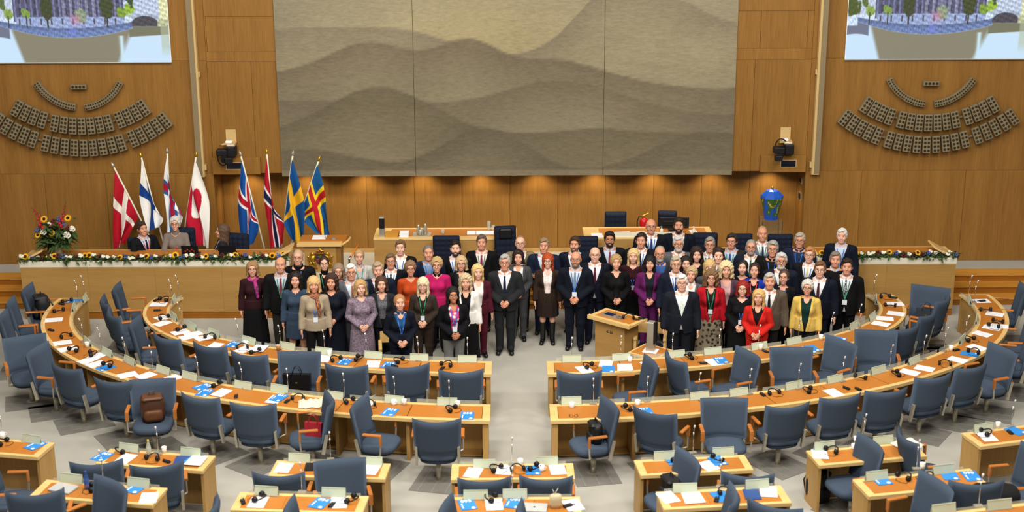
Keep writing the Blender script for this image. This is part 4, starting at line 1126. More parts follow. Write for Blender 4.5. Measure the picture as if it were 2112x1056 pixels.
for row, s in mics.items():
    for it in parse(s):
        p, rz, key, side = frame(row, float(it[0]), float(it[1]), 0, .06, .16)
        t = thing('desk_microphone', '', 'microphone', p, rz + random.uniform(-.2, .2))
        for nm, me in (('base', MBASE), ('stem', MST), ('joint', MJT), ('neck', MNK), ('head', MHD)): put(nm, me, t)
        place(t, 'microphone', 'slim silver desk microphone', 'microphone', row, side, key)
# papers, cards, headsets, receivers, cups
PAPER = MB().span(-.105, .105, -.148, .148, 0, .003).mesh('paper_sheet', WHITE)
PTXT = MB()
for k in range(9): PTXT.span(-.08, .08 - .05 * (k % 4 == 3), .11 - .024 * k, .114 - .024 * k, .003, .0034)
PTXT = PTXT.mesh('print', mat('#b9bcc6', .8))
CARD = MB().span(-.1, .1, -.14, .14, 0, .004).mesh('card', BLUECARD); CARDN = MB().span(-.1, .1, -.14, .14, 0, .006).mesh('card', NAVYCARD)
CLOGO = MB().lathe([(.026, .004), (.026, .0052)], c=(.055, -.1, 0), n=14).mesh('round_mark', WHITE)
CLINE = MB().span(-.075, -.06, -.09, .03, .004, .0052).mesh('side_line', WHITE)
HB = MB().tube([(.085 * cos(a), -.01 + .1 * sin(a), .012 + .045 * sin(a)) for a in np.linspace(-.1, pi + .1, 15)], .009, 6).mesh('headband', BLACK, True)
EC = MB().tube([(0, 0, -.018), (0, 0, .018)], [.036, .034], 12).mesh('ear_cup', BLACK, True)
HCORD = MB().tube([(.085, -.03, .005), (.12, -.08, .004), (.06, -.13, .004), (-.03, -.12, .004), (-.06, -.07, .004)], .0028, 5).mesh('cord', BLACKM, True)
RC = MB().box((0, 0, .012), (.055, .12, .024), ch=.006).mesh('body', BLACK); RCA = MB().tube([(.018, .06, .014), (.018, .095, .014)], .006, 6).mesh('antenna', BLACK); RCD = MB().span(-.018, .018, .01, .04, .024, .0248).mesh('display', mat('#3a4048', .2))
CUPM = MB().lathe([(.027, 0), (.036, .088), (.033, .088), (.024, .01)], n=18).mesh('cup', mat('#efe9dc', .6), True); CUPR = MB().tube([(.036 * cos(a), .036 * sin(a), .088) for a in np.linspace(0, 2 * pi, 17)], .003, 5, False).mesh('rim', WHITE, True)
CUPB = MB().lathe([(.027, 0), (.036, .088), (.033, .088), (.024, .01)], n=18).mesh('cup', mat('#a6743f', .7), True)
MUGM = MB().lathe([(.036, 0), (.039, .01), (.039, .075), (.034, .075), (.032, .012)], n=18).mesh('mug', mat('#e9e6de', .35, spec=.5), True)
MUGH = MB().tube([(.036 + .026 * sin(a), 0, .042 + .024 * cos(a)) for a in np.linspace(0, pi, 9)], .006, 6).mesh('handle', mat('#e9e6de', .35, spec=.5), True)
def mk(kind, p, rz, arg):
    if kind == 'P':
        t = thing('paper_sheet', '', 'paper', p, rz + random.uniform(-.35, .35)); put('sheet', PAPER, t); put('print', PTXT, t)
        return t, 'sheet', 'white printed paper sheet', 'paper'
    if kind == 'S':
        t = thing('document_stack', '', 'paper', p, rz + random.uniform(-.25, .25))
        for k in range(3): put('sheet', PAPER, t, (.01 * k - .01, -.006 * k, .004 * k), .04 * k, None, (1.05, 1, 1.2))
        return t, 'document stack', 'thick white document stack', 'paper'
    if kind in 'BN':
        t = thing('number_card' if arg else 'folder', '', 'card', p, rz + random.uniform(-.3, .3)); put('card', CARD if kind == 'B' else CARDN, t)
        put('round_mark', CLOGO, t)
        if arg: put('number', textmesh(arg, .092, WHITE, .0008), t, (0, .085, .0045)); put('side_line', CLINE, t)
        return t, ('card' if kind == 'B' else 'folder'), (('bright blue card' if kind == 'B' else 'dark blue folder')), 'card'
    if kind == 'H':
        t = thing('headset', '', 'headset', p, rz + random.uniform(-2.2, 2.2))
        put('headband', HB, t, (0, 0, .004))
        for s in (-1, 1): put('ear_cup', EC, t, M=Matrix.Translation((s * .085, -.015, .036)) @ Matrix.Rotation(pi / 2 * .9, 4, 'Y'))
        put('cord', HCORD, t)
        return t, 'headset', 'black folded headset', 'headset'
    if kind == 'R':
        t = thing('receiver', '', 'receiver', p, rz + random.uniform(-1.2, 1.2)); put('body', RC, t); put('antenna', RCA, t); put('display', RCD, t)
        return t, 'receiver', 'small black pocket receiver', 'receiver'
    if kind in 'CK':
        t = thing('paper_cup', '', 'cup', p, rz); put('cup', CUPM if kind == 'C' else CUPB, t); put('rim', CUPR, t)
        return t, ('cup' if kind == 'C' else 'brown cup'), ('white paper cup' if kind == 'C' else 'brown paper cup'), 'cup'
    if kind == 'M':
        t = thing('mug', '', 'mug', p, rz + random.uniform(-1, 1)); put('mug', MUGM, t); put('handle', MUGH, t)
        return t, 'mug', 'white ceramic mug', 'mug'
goods = {
 1: 'P 327 628;H 338 621;R 322 620;R 324 641;P 345 653;P 335 667;H 338 658;P 372 685;H 375 681;P 389 695;P 403 690;P 421 697;H 434 698;P 443 713;B 482 708 020;P 503 721;H 500 719;M 519 708;H 528 728;N 541 715;S 549 713;K 580 716;P 668 740;C 685 730;H 693 744;B 711 746 017;H 738 742;P 770 751;B 802 753 016;H 824 747;R 814 757;H 921 755;R 912 761;'
    'P 1205 762;H 1214 758;B 1252 763;P 1245 748;S 1289 758;M 1306 744;P 1339 752;P 1400 754;H 1423 739;R 1451 750;P 1476 747;B 1487 744 020;C 1564 718;R 1579 726;P 1680 730;B 1692 726;C 1692 698;B 1727 699;P 1722 706;P 1817 668;P 1825 657;P 1848 647;H 1836 633;P 1846 627;H 1825 614;R 1848 616',
 2: 'H 139 624;R 127 628;B 153 621;H 122 644;P 111 660;R 105 682;H 136 696;P 129 707;C 184 714;P 142 721;H 152 725;P 170 744;H 189 733;P 202 734;P 203 753;B 220 760;H 222 756;P 254 778;P 301 775;P 366 777;B 418 798 043;B 416 810 042;H 448 794;P 457 810;R 487 819;P 567 824;B 575 821 041;R 592 829;H 615 824;H 720 830;P 752 835;H 761 837;B 804 850 039;M 815 830;C 840 826;C 950 834;H 932 847;B 971 857 038;'
    'M 1170 837;M 1314 834;H 1293 845;P 1322 850;B 1331 849 037;R 1573 815;H 1596 813;H 1668 808;P 1726 815;R 1746 802;R 1770 804;H 1765 782;H 1850 774;P 1876 768;P 1907 760;H 1949 753;P 1977 743;C 1961 724;R 1972 723;B 2003 731;H 2008 729;P 2015 717;H 2001 703;P 2026 689;P 2046 676;H 2050 675;P 2062 671;H 2057 666;H 2033 642;P 2052 648;P 2024 621;R 2026 622',
 3: 'B 73 919 070;H 6 916;M 5 902;B 211 942 069;H 252 932;P 259 946;C 339 934;H 315 948;R 344 953;N 375 950;B 402 948;S 405 952;P 585 965;P 765 969;P 976 975;P 1040 969;H 1024 971;M 1073 957;H 1067 971;B 1100 970;H 1102 968;M 1117 971;P 1150 969;B 1390 950;H 1392 949;P 1461 961;B 1480 951;H 1478 950;P 1691 937;H 1715 933;C 1765 913;M 1761 926;P 1778 928;P 2036 901;H 2031 896;C 2058 883;R 2083 893;B 2095 889',
 4: 'R 188 1013;H 192 1010;B 281 1007 092;P 307 1027;P 532 1036;R 501 1037;H 535 1031;B 660 1038 094;P 699 1037;R 684 1044;H 725 1034;B 964 1041 095;P 1019 1041;H 1015 1032;B 1060 1038 094;P 1182 1042;R 1171 1045;P 1378 1026;S 1429 1027;R 1478 1032;H 1496 1018;B 1488 1024;N 1551 1020;P 1585 1014;B 1817 990 091;H 1864 987;C 1902 968;H 1909 985;R 1915 988;B 1958 980;B 2003 982 090'}
for row, s in goods.items():
    done = []
    for it in parse(s):
        kind = it[0]
        p, rz, key, side = frame(row, float(it[1]), float(it[2]), 0, *((.3, .72) if kind in 'PBSN' else (.2, .85)))
        lift = 0
        if kind in 'HRCMKBSN':
            for (q_, hh) in done:
                if (q_ - p).xy.length < (.2 if kind in 'HRBSN' else .13): lift = max(lift, hh)
        p = p + Vector((0, 0, lift + .0005))
        if kind in 'PSBN': done.append((p.copy(), lift + {'P': .0045, 'S': .014, 'B': .0055, 'N': .0075}[kind]))
        o, kd, phrase, cat = mk(kind, p, rz, it[3] if len(it) > 3 else None)
        place(o, kd, phrase, cat, row, side, key, it[3] if len(it) > 3 else None)
# labels that single out each of these by counting along its desk
from collections import defaultdict
bag = defaultdict(list)
for r in PENDING: bag[(r[2], r[3], r[4])].append(r)
for (phrase, row, side), lst in bag.items():
    lst.sort(key=lambda r: r[5])
    for i, r in enumerate(lst):
        if side: where = '%s %s desk' % ('left' if side < 0 else 'right', RW[row]); frm = 'from the aisle'
        else: where = '%s desks' % RW[row]; frm = 'from the left'
        if row == 5: where = 'bottom right corner desk'
        phr = phrase + (' reading ' + r[6] if r[6] else '')
        if len(lst) == 1: r[0]['label'] = '%s on the %s' % (phr, where)
        else: r[0]['label'] = '%s on the %s, %s %s' % (phr, where, ORD[i], frm)

# bottles, laptops, pouch and other single things
def bottle(label, row, px, py, capc, body, h=.24):
    p, rz, _, _ = frame(row, px, py)
    t = thing('bottle', label, 'bottle', p)
    MB().lathe([(.03, 0), (.033, .01), (.033, h * .55), (.026, h * .7), (.013, h * .88), (.013, h * .92)], n=16).build('body', glassmat('plastic_' + body, body, .55), t, True)
    MB().lathe([(.0335, h * .28), (.0335, h * .52)], n=16).build('label_band', mat(body, .6), t)
    MB().lathe([(.016, h * .92), (.016, h)], n=12).build('cap', mat(capc, .5), t)
bottle('clear water bottle with yellow cap on a third-row desk', 3, 307.5, 940, '#d8c53a', '#c8ccb8')
bottle('blue plastic water bottle on the nearest-row left desk', 4, 179.5, 1008, '#2a4fa0', '#3a5ea8')
def laptop(label, row, px, py, m, dark=False):
    p, rz, _, _ = frame(row, px, py); t = thing('laptop', label, 'laptop', p + Vector((0, 0, .002)), rz + random.uniform(-.3, .3))
    MB().box((0, 0, .006), (.31, .22, .012), ch=.004).build('base', m, t); MB().box((0, 0, .017), (.31, .22, .008), ch=.003).build('lid', m, t); MB().ell((0, 0, .0215), (.014, .017, .0008), 10, 4).build('round_mark', BLACK, t)
laptop('closed silver laptop on the nearest-row desk at left', 4, 131, 1009, mat('#b4b6b4', .4))
laptop('closed silver laptop on the nearest-row desk in line with the aisle', 4, 1102, 1049, mat('#b4b6b4', .4))
laptop('closed black laptop on the third desk of the third row', 3, 653, 964, BLACK)
p, rz, _, _ = frame(4, 1146, 1046)
t = thing('quilted_pouch', 'beige quilted pouch with cord on the desk facing the aisle', 'bag', p, .15)
b = MB(); nu, nv = 12, 9
cushion(.075, .05, 0, .17, n=22).build('body', mat('#c9b995', .7, scale=60, bump=.3), t, True)
MB().tube([(-.03, 0, .16), (-.02, 0, .2), (-.04, 0, .24)], .005, 5).build('cord', CREAM, t); MB().tube([(.0, 0, .16), (.0, 0, .2), (.03, 0, .25)], .005, 5).build('cord', CREAM, t)
p, rz, _, _ = frame(2, 642, 834)
t = thing('cloth_bag', 'crumpled cream cotton bag lying on the left second-row desk', 'bag', p + Vector((0, 0, .001)), rz + .4)
nu, nv = 16, 12; pts = [((i / 15 - .5) * .38, (j / 11 - .5) * .3 + .02 * sin(i), .008 + .035 * max(0, min(1, min(i, 15 - i, j, 11 - j) * .5)) * (1 + .5 * sin(i * 1.7 + j) * cos(j * 2.1))) for i in range(nu) for j in range(nv)]
MB().grid(pts, nu, nv).build('cloth', mat('#ddd3bd', .9), t, True); MB().tube([(.12, .12, .03), (.2, .2, .02), (.26, .1, .02), (.16, .04, .03)], .008, 5).build('strap', mat('#ddd3bd', .9), t)
p, rz, _, _ = frame(3, 1872, 918)
t = thing('cloth_bag', 'white cotton bag and papers lying behind the turned chair, third row right', 'bag', p + Vector((0, 0, .001)), .5)
MB().grid(pts, nu, nv).build('cloth', mat('#e3ddd0', .9), t, True)
p, rz, _, _ = frame(2, 1178, 862, 0, .2, .8)
t = thing('eyeglasses', 'folded spectacles on the right second-row desk beside the aisle', 'eyeglasses', p + Vector((0, 0, .018)), rz)
for s_ in (-1, 1):
    MB().tube([(s_ * .034 + .026 * cos(a), 0, .02 * sin(a)) for a in np.linspace(0, 2 * pi, 15)], .003, 5, False).build('rim', BLACK, t)
    MB().tube([(s_ * .06, 0, .005), (s_ * .055, .1, -.01)], .003, 5).build('temple', BLACK, t)

# ---------------------------------------------------------------- bags on chairs and floor
def seatpos(rname, i, fwd=0.0, z=.494):
    b, a = CHAIR_AT[(rname, i)]
    return b + Vector((cos(a) * fwd, sin(a) * fwd, z)), a - pi / 2
def tote(label, loc, rz, m, w=.34, d=.13, h=.24):
    t = thing('handbag', label, 'bag', loc, rz)
    b = MB(); b.prism([(-w / 2, -d / 2), (w / 2, -d / 2), (w / 2, d / 2), (-w / 2, d / 2)], 0, .02)
    vs = [(-w * .46, -d / 2, 0), (w * .46, -d / 2, 0), (w * .46, d / 2, 0), (-w * .46, d / 2, 0), (-w * .5, -d * .25, h), (w * .5, -d * .25, h), (w * .5, d * .25, h), (-w * .5, d * .25, h)]
    MB().add(vs, [(0, 3, 2, 1), (0, 1, 5, 4), (1, 2, 6, 5), (2, 3, 7, 6), (3, 0, 4, 7), (4, 5, 6, 7)]).build('body', m, t)
    for y in (-d * .25, d * .25): MB().tube([(-.07 * 1.0 * cos(a) , y, h - .02 + .14 * sin(a)) for a in np.linspace(0, pi, 11)], .006, 6).build('handle', m, t, True)
    MB().box((0, -d * .42, h * .6), (.03, .006, .02)).build('clasp', GOLD, t)
    return t
def backpack(label, loc, rz, m, m2, w=.30, d=.18, h=.40, lean=0.0):
    t = thing('backpack', label, 'bag', loc, rz)
    body = cushion(w / 2, d / 2, 0, h, n=24, p=3).build('body', m, t, True)
    if lean: body.rotation_euler = (lean, 0, 0)
    pk = cushion(w * .38, d * .2, .03, h * .5, n=20, cy=-d * .5).build('front_pocket', m2, t, True)
    fl = MB().box((0, -d * .1, h * .93), (w * .85, d * .95, .06), ch=.025).build('flap', m2, t)
    for s_ in (-1, 1): MB().tube([(s_ * w * .3, d * .4, h * .9), (s_ * w * .42, d * .7, h * .6), (s_ * w * .35, d * .5, h * .1)], .012, 6).build('strap', m2, t, True)
    MB().tube([(-.04, 0, h), (-.03, 0, h + .06), (.03, 0, h + .06), (.04, 0, h)], .008, 6).build('grab_handle', m2, t)
    return t
BRN = mat('#4a2c1c', .5, var=.3, scale=14); BRN2 = mat('#5c3820', .45, var=.3, scale=14)
l, r = seatpos('left half of the front row', 3, .06); tote('black leather tote bag on a chair turned to the viewer', l, r + pi, mat('#101012', .35), .44, .16, .31)
l, r = seatpos('left half of the second row', 5, -.02); backpack('brown leather backpack on a turned chair, second row left', l, r + pi + .2, BRN, BRN2, .36, .24, .40)
l, r = seatpos('left half of the second row', 12, -.02); backpack('black backpack on the far left chair beside the steps', l, r + .4, mat('#17181b', .6), mat('#222429', .6), .34, .24, .42)
l, r = seatpos('left half of the second row', 2, -.03); tote('red handbag on a chair turned sideways, second row left', l, r + 1.2, mat('#9c1f2c', .5, var=.4, scale=30), .26, .12, .2)
l, r = seatpos('right half of the second row', 0, -.03); backpack('black leather backpack on a sideways chair beside the aisle, right', l, r + pi, mat('#141416', .4), mat('#1d1d20', .4), .28, .17, .30)
l, r = seatpos('right half of the front row', 10, .05); tote('shiny dark grey handbag on the far right turned chair', l, r + pi, mat('#30343a', .3), .36, .16, .22)
l, r = seatpos('third row', 7, .0); backpack('black backpack on a chair in the third row right', l, r + pi, mat('#151517', .6), mat('#1c1c1f', .6), .34, .2, .3)
p = G(1692, 1040, 0); backpack('black backpack standing on the floor beside the third-row desk', (p.x - .02, p.y + .12, 0), .3, mat('#17181b', .7), mat('#1e2024', .7), .34, .22, .46)
p = G(312, 722, 0); tote('black bag on the floor under the left front-row desk', (p.x, p.y, 0), .5, mat('#1c1718', .6), .36, .16, .24)
l, r = seatpos('nearest row', 9, .15); tag(cushion(.3, .2, 0, .2, n=20).build('jacket', mat('#0c0d10', .9), None, True, loc=l + Vector((.35, -.1, .12))), 'dark folded jacket over the chair in the bottom right corner', 'jacket')
# ---------------------------------------------------------------- people
class Vol:
    "grid of signed distances; shapes are joined smoothly"
    def __init__(s, lo, hi, h):
        s.lo = np.array(lo, np.float32); s.h = h
        s.n = tuple(int(math.ceil((b - a) / h)) + 1 for a, b in zip(lo, hi))
        s.ax = [lo[i] + h * np.arange(s.n[i], dtype=np.float32) for i in range(3)]
        s.D = np.full(s.n, .5, np.float32)
    def like(s):
        v = Vol.__new__(Vol); v.lo, v.h, v.n, v.ax = s.lo, s.h, s.n, s.ax; v.D = np.full(s.n, .5, np.float32); return v
    def win(s, lo, hi, m=.075):
        sl = []
        for i in range(3):
            a = int((lo[i] - m - s.lo[i]) / s.h); b = int((hi[i] + m - s.lo[i]) / s.h) + 2
            sl.append(slice(max(0, a), max(0, min(s.n[i], b))))
        X, Y, Z = np.meshgrid(*[s.ax[i][sl[i]] for i in range(3)], indexing='ij', sparse=True)
        return tuple(sl), X, Y, Z
    def join(s, sl, d, k):
        o = s.D[sl]
        if k > 0:
            hh = np.maximum(k - np.abs(o - d), 0) / k; s.D[sl] = np.minimum(o, d) - hh * hh * k * .25
        else: s.D[sl] = np.minimum(o, d)
    def cap(s, a, b, ra, rb=None, k=.02):
        rb = ra if rb is None else rb; a = np.array(a, np.float32); b = np.array(b, np.float32); r = max(ra, rb)
        sl, X, Y, Z = s.win(np.minimum(a, b) - r, np.maximum(a, b) + r)
        d = b - a; L = float(d @ d) + 1e-9
        t = np.clip(((X - a[0]) * d[0] + (Y - a[1]) * d[1] + (Z - a[2]) * d[2]) / L, 0, 1)
        q = np.sqrt((X - a[0] - t * d[0]) ** 2 + (Y - a[1] - t * d[1]) ** 2 + (Z - a[2] - t * d[2]) ** 2) - (ra + (rb - ra) * t)
        s.join(sl, q, k); return s
    def ell(s, c, r, k=.03, head=False):
        R = max(r) * HZ if head else 0
        sl, X, Y, Z = s.win([c[i] - (r[i] if not head else R + .05) for i in range(3)], [c[i] + (r[i] if not head else R + .05) for i in range(3)])
        if head: X, Y, Z = headlocal(X, Y, Z)
        x, y, z = (X - c[0]) / r[0], (Y - c[1]) / r[1], (Z - c[2]) / r[2]
        k0 = np.sqrt(x * x + y * y + z * z); k1 = np.sqrt((x / r[0]) ** 2 + (y / r[1]) ** 2 + (z / r[2]) ** 2) + 1e-6
        s.join(sl, k0 * (k0 - 1) / k1, k); return s
    def XYZ(s): return np.meshgrid(*s.ax, indexing='ij', sparse=True)
TILT = radians(9); HP = (0.0, .02, 1.50); HS = 1.05; HZ = 1.13; HD = -.010
# the head is tilted back a little (face up to the gallery) about the top of the neck
def headlocal(X, Y, Z):
    y, z = Y - HP[1], Z - HP[2] - HD; c, s = cos(TILT), sin(TILT)
    return X / HS, HP[1] + (c * y - s * z) / HS, HP[2] + (s * y + c * z) / HZ
def headworld(p):
    y, z = (p[1] - HP[1]) * HS, (p[2] - HP[2]) * HZ; c, s = cos(TILT), sin(TILT)
    return Vector((p[0] * HS, HP[1] + c * y + s * z, HP[2] + HD - s * y + c * z))
def nets(D, lo, h):
    s = D < 0; n = D.shape
    a = s[:-1, :-1, :-1].astype(np.int8).copy()
    cn = [(i, j, k) for i in (0, 1) for j in (0, 1) for k in (0, 1)]
    a[:] = 0
    for i, j, k in cn: a += s[i:n[0] - 1 + i, j:n[1] - 1 + j, k:n[2] - 1 + k]
    act = (a > 0) & (a < 8); idx = np.argwhere(act)
    ids = np.full(act.shape, -1, np.int64); ids[act] = np.arange(len(idx))
    val = {c: D[idx[:, 0] + c[0], idx[:, 1] + c[1], idx[:, 2] + c[2]] for c in cn}
    acc = np.zeros((len(idx), 3)); cnt = np.zeros(len(idx))
    for c in cn:
        for ax in range(3):
            if c[ax] == 0:
                e = list(c); e[ax] = 1; e = tuple(e); va, vb = val[c], val[e]; m = (va < 0) != (vb < 0)
                t = np.where(m, va / np.where(m, va - vb, 1), 0)
                pt = np.tile(np.array(c, float), (len(idx), 1)); pt[:, ax] = t
                acc[m] += pt[m]; cnt[m] += 1
    V = (idx + acc / cnt[:, None]) * h + lo
    F = []
    for ax in range(3):
        sl0 = [slice(1, n[i] - 1) for i in range(3)]; sl0[ax] = slice(0, n[ax] - 1); sl1 = list(sl0); sl1[ax] = slice(1, n[ax])
        A, B = s[tuple(sl0)], s[tuple(sl1)]; m = np.argwhere(A != B)
        if not len(m): continue
        off = np.ones(3, int); off[ax] = 0; m = m + off
        b, c = (ax + 1) % 3, (ax + 2) % 3
        def cell(db, dc):
            q = m.copy(); q[:, b] -= db; q[:, c] -= dc; return ids[q[:, 0], q[:, 1], q[:, 2]]
        q = np.stack([cell(1, 1), cell(0, 1), cell(0, 0), cell(1, 0)], 1)
        inside = s[m[:, 0], m[:, 1], m[:, 2]]
        q[~inside] = q[~inside][:, ::-1]; F.append(q)
    F = np.concatenate(F); F = F[(F >= 0).all(1)]
    return V.astype(np.float32), F
def np_mesh(name, V, F, smooth=True):
    me = bpy.data.meshes.new(name); me.vertices.add(len(V)); me.vertices.foreach_set('co', np.ascontiguousarray(V, np.float32).ravel())
    me.loops.add(F.size); me.loops.foreach_set('vertex_index', F.ravel().astype(np.int32))
    me.polygons.add(len(F)); me.polygons.foreach_set('loop_start', np.arange(0, F.size, 4, dtype=np.int32)); me.polygons.foreach_set('loop_total', np.full(len(F), 4, np.int32))
    me.polygons.foreach_set('use_smooth', np.full(len(F), smooth)); me.update(calc_edges=True); me.validate()
    me.materials.append(None)
    return me
def vmesh(name, v, D=None):
    V, F = nets(v.D if D is None else D, v.lo, v.h); return np_mesh(name, V, F)

def hand(v, W, K, T, spread, thumb, curl=.012):
    "palm from wrist W to knuckles K, fingers to T; spread: sideways unit vector, thumb: thumb tip"
    W, K, T, S = (Vector(a) for a in (W, K, T, spread))
    for o in (-.5, .5): v.cap(W.lerp(K, .15) + S * o * .03, K + S * o * .045, .015, .014, .012)
    v.cap(W, W.lerp(K, .4), .026, .022, .012); v.cap(W.lerp(K, .4), K, .02, .018, .012)
    nrm = (T - K).cross(S).normalized()
    for i, (o, l) in enumerate(((-1.5, .86), (-.5, 1.0), (.5, .95), (1.5, .76))):
        a = K + S * o * .0205; d = (T - K) * l; m = a + d * .5 + nrm * curl; e = a + d + S * o * .002
        v.cap(a, m, .0098, .0088, .004); v.cap(m, e, .0088, .0072, .004)
    tb = W.lerp(K, .35) - S * .03; th = Vector(thumb); mid = tb.lerp(th, .55) - S * .006
    v.cap(tb, mid, .0125, .0105, .008); v.cap(mid, th, .0105, .0085, .004)

def make_rig(sex, pose):
    f = sex == 'f'; seat = pose == 'seat'
    lo, hi = (-.40, -.36, -.01), (.40, .22, 1.82)
    if seat: lo, hi = (-.40, -.62, .36), (.40, .22, 1.82)
    base = Vol(lo, hi, .0085)
    R = {}
    # head and neck
    hd = base.like()
    hs = .95 if f else 1.0
    hd.ell((0, .014, 1.645), (.081 * hs, .095 * hs, .090 * hs), .01, True)
    hd.ell((0, -.026, 1.590), (.066 * hs, .066, .086 * hs), .035, True)
    hd.ell((0, -.062, 1.525), (.030 if f else .040, .028, .024), .03, True)
    hd.ell((0, -.072, 1.655), (.052, .026, .022), .025, True)
    for s in (-1, 1):
        hd.ell((s * .081 * hs, .012, 1.608), (.011, .022, .033), .008, True)
        hd.ell((s * .042, -.064, 1.585), (.025, .024, .022), .02, True)
    a, b = headworld((0, -.090, 1.622)), headworld((0, -.112, 1.584)); hd.cap(a, b, .009, .0135, .014)
    a = headworld((-.016, -.085, 1.549)); b = headworld((.016, -.085, 1.549)); hd.cap(a, b, .0085, .0085, .012)
    hd.cap((0, .028, 1.38), (0, .012, 1.55), .056 if not f else .047, .054 if not f else .045, .03)
    R['head'] = hd
    to = base.like()
    if f:
        to.ell((0, .005, 1.27), (.142, .098, .17), 0); to.cap((-.125, .015, 1.378), (.125, .015, 1.378), .05, .05, .06); to.cap((-.06, .02, 1.40), (.06, .02, 1.40), .042, .042, .05)
        for s in (-1, 1): to.ell((s * .068, -.075, 1.245), (.062, .055, .062), .04)
        to.ell((0, .0, 1.08), (.125, .096, .17), .07); to.ell((0, .008, .93), (.165, .118, .135), .07)
    else:
        to.ell((0, .005, 1.28), (.175, .118, .175), 0); to.cap((-.162, .015, 1.388), (.162, .015, 1.388), .058, .058, .06); to.cap((-.07, .02, 1.405), (.07, .02, 1.405), .046, .046, .05)
        to.ell((0, -.014, 1.08), (.165, .130, .18), .07); to.ell((0, .0, .93), (.158, .118, .135), .07)
    R['torso'] = to
    sh = (.178 if f else .212, .012, 1.385 if f else 1.39)
    arm, slv = base.like(), base.like()
    ru, re, rw = (.043, .036, .026) if f else (.051, .042, .03)
    pts = {}
    for s in (-1, 1):
        S_ = Vector((s * sh[0], sh[1], sh[2]))
        if pose == 'clasp': E_ = Vector((s * (sh[0] + .055), .035, 1.115)); W_ = Vector((s * .082, -.205, 1.0))
        elif pose == 'fold': E_ = Vector((s * (sh[0] + .045), -.02, 1.12)); W_ = Vector((-s * .07, -.20 - (.03 if s > 0 else 0), 1.155))
        elif pose == 'seat': E_ = Vector((s * (sh[0] + .05), -.09, 1.14)); W_ = Vector((s * .10, -.33, 1.06))
        else: E_ = Vector((s * (sh[0] + .045), .03, 1.11)); W_ = Vector((s * (sh[0] + .065), -.035, .865))
        pts[s] = (S_, E_, W_)
        arm.cap(S_, E_, ru, re, .03); arm.cap(E_, W_, re, rw, .02)
        w2 = E_.lerp(W_, .93)
        slv.cap(S_, E_, ru, re, .03); slv.cap(E_, w2, re, rw + .004, .02)
    R['arm'], R['sleeve'] = arm, slv
    cf = base.like()
    for s in (-1, 1):
        S_, E_, W_ = pts[s]; cf.cap(E_.lerp(W_, .9), E_.lerp(W_, .985), rw + .012, rw + .008, 0)
    R['cuffs'] = vmesh('cuffs', cf)
    leg = base.like()
    rt, rk, ra = (.083, .053, .036) if f else (.08, .055, .042)
    for s in (-1, 1):
        if seat: H_, K_, A_ = Vector((s * .09, 0, .95)), Vector((s * .11, -.42, .96)), Vector((s * .11, -.44, .5))
        else: H_, K_, A_ = Vector((s * .088, .0, .90)), Vector((s * .092, -.012, .49)), Vector((s * .09, .02, .085))
        leg.cap(H_, K_, rt, rk, .02); leg.cap(K_, A_, rk, ra, .03)
        if not seat: leg.cap(A_, A_ + Vector((s * .02, -.15, -.052)), .036, .026, .02)
    R['leg'] = leg
    # one continuous body
    body = base.like(); D = hd.D.copy()
    def sm(a, b, k):
        q = np.maximum(k - np.abs(a - b), 0) / k; return np.minimum(a, b) - q * q * k * .25
    D = sm(D, to.D, .04); D = sm(D, arm.D, .04); D = sm(D, leg.D, .03)
    V, F = nets(D, base.lo, base.h)
    # hands at a finer grain, joined into the same mesh
    Vs, Fs = [V], [F]; off = len(V)
    for s in (-1, 1):
        S_, E_, W_ = pts[s]
        hv = Vol([min(W_[0], -W_[0] * .3) - .12, W_[1] - .13, W_[2] - .24], [max(W_[0], -W_[0] * .3) + .12, W_[1] + .1, W_[2] + .1], .0048)
        if pose in ('clasp', 'seat'):
            fy = -.012 if s > 0 else .012
            K_ = Vector((s * .018, W_[1] - .022 + fy, W_[2] - .045)); T_ = Vector((-s * .05, K_.y - .006, W_[2] - .082))
            hand(hv, W_, K_, T_, Vector((s * .45, 0, -.9)).normalized() * 1, (s * .005, W_[1] - .04, W_[2] + .0), .006)
        elif pose == 'fold':
            d = (W_ - E_).normalized(); hand(hv, W_, W_ + d * .07, W_ + d * .14, Vector((0, .1, -1)).normalized(), W_ + d * .09 + Vector((0, -.02, .035)))
        else:
            hand(hv, W_, W_ + Vector((0, -.012, -.085)), W_ + Vector((-s * .01, -.022, -.165)), Vector((0, 1, -.05)).normalized(), W_ + Vector((-s * .012, -.052, -.105)), .012)
        a, b = nets(hv.D, hv.lo, hv.h); Vs.append(a); Fs.append(b + off); off += len(a)
    V, F = np.concatenate(Vs), np.concatenate(Fs)
    me = np_mesh('body', V, F)
    # face marks: r lips, g dark of the eyes and brows, b white of the eyes
    x, y, z = headlocal(V[:, 0], V[:, 1], V[:, 2]); fr = y < -.05
    col = np.zeros((len(V), 3))
    G_ = lambda cx, cz, rx, rz: np.clip(1.6 - ((np.abs(x) - cx) / rx) ** 2 - ((z - cz) / rz) ** 2, 0, 1) * fr
    zz0 = z; z = z - 9 * x * x; col[:, 0] = G_(0, 1.545, .031, .0085); teeth = .7 * G_(0, 1.5455, .02, .0032); z = zz0
    col[:, 2] = np.maximum(G_(.031, 1.620, .016, .007), teeth); col[:, 1] = np.maximum(G_(.031, 1.620, .008, .008), .42 * G_(.033, 1.645, .021, .005)); col[:, 1] = np.maximum(col[:, 1], .45 * G_(.031, 1.627, .019, .004)); col[:, 1] = np.maximum(col[:, 1], .5 * G_(.008, 1.578, .005, .003))
    paint(me, col, 'Face'); R['body_mesh'] = me
    X, Y, Z = base.XYZ()
    R['base'] = base
    # clothes
    J = sm(to.D - (.029 if not f else .024), slv.D - (.022 if not f else .019), .03)
    hem = .80 if not f else .845
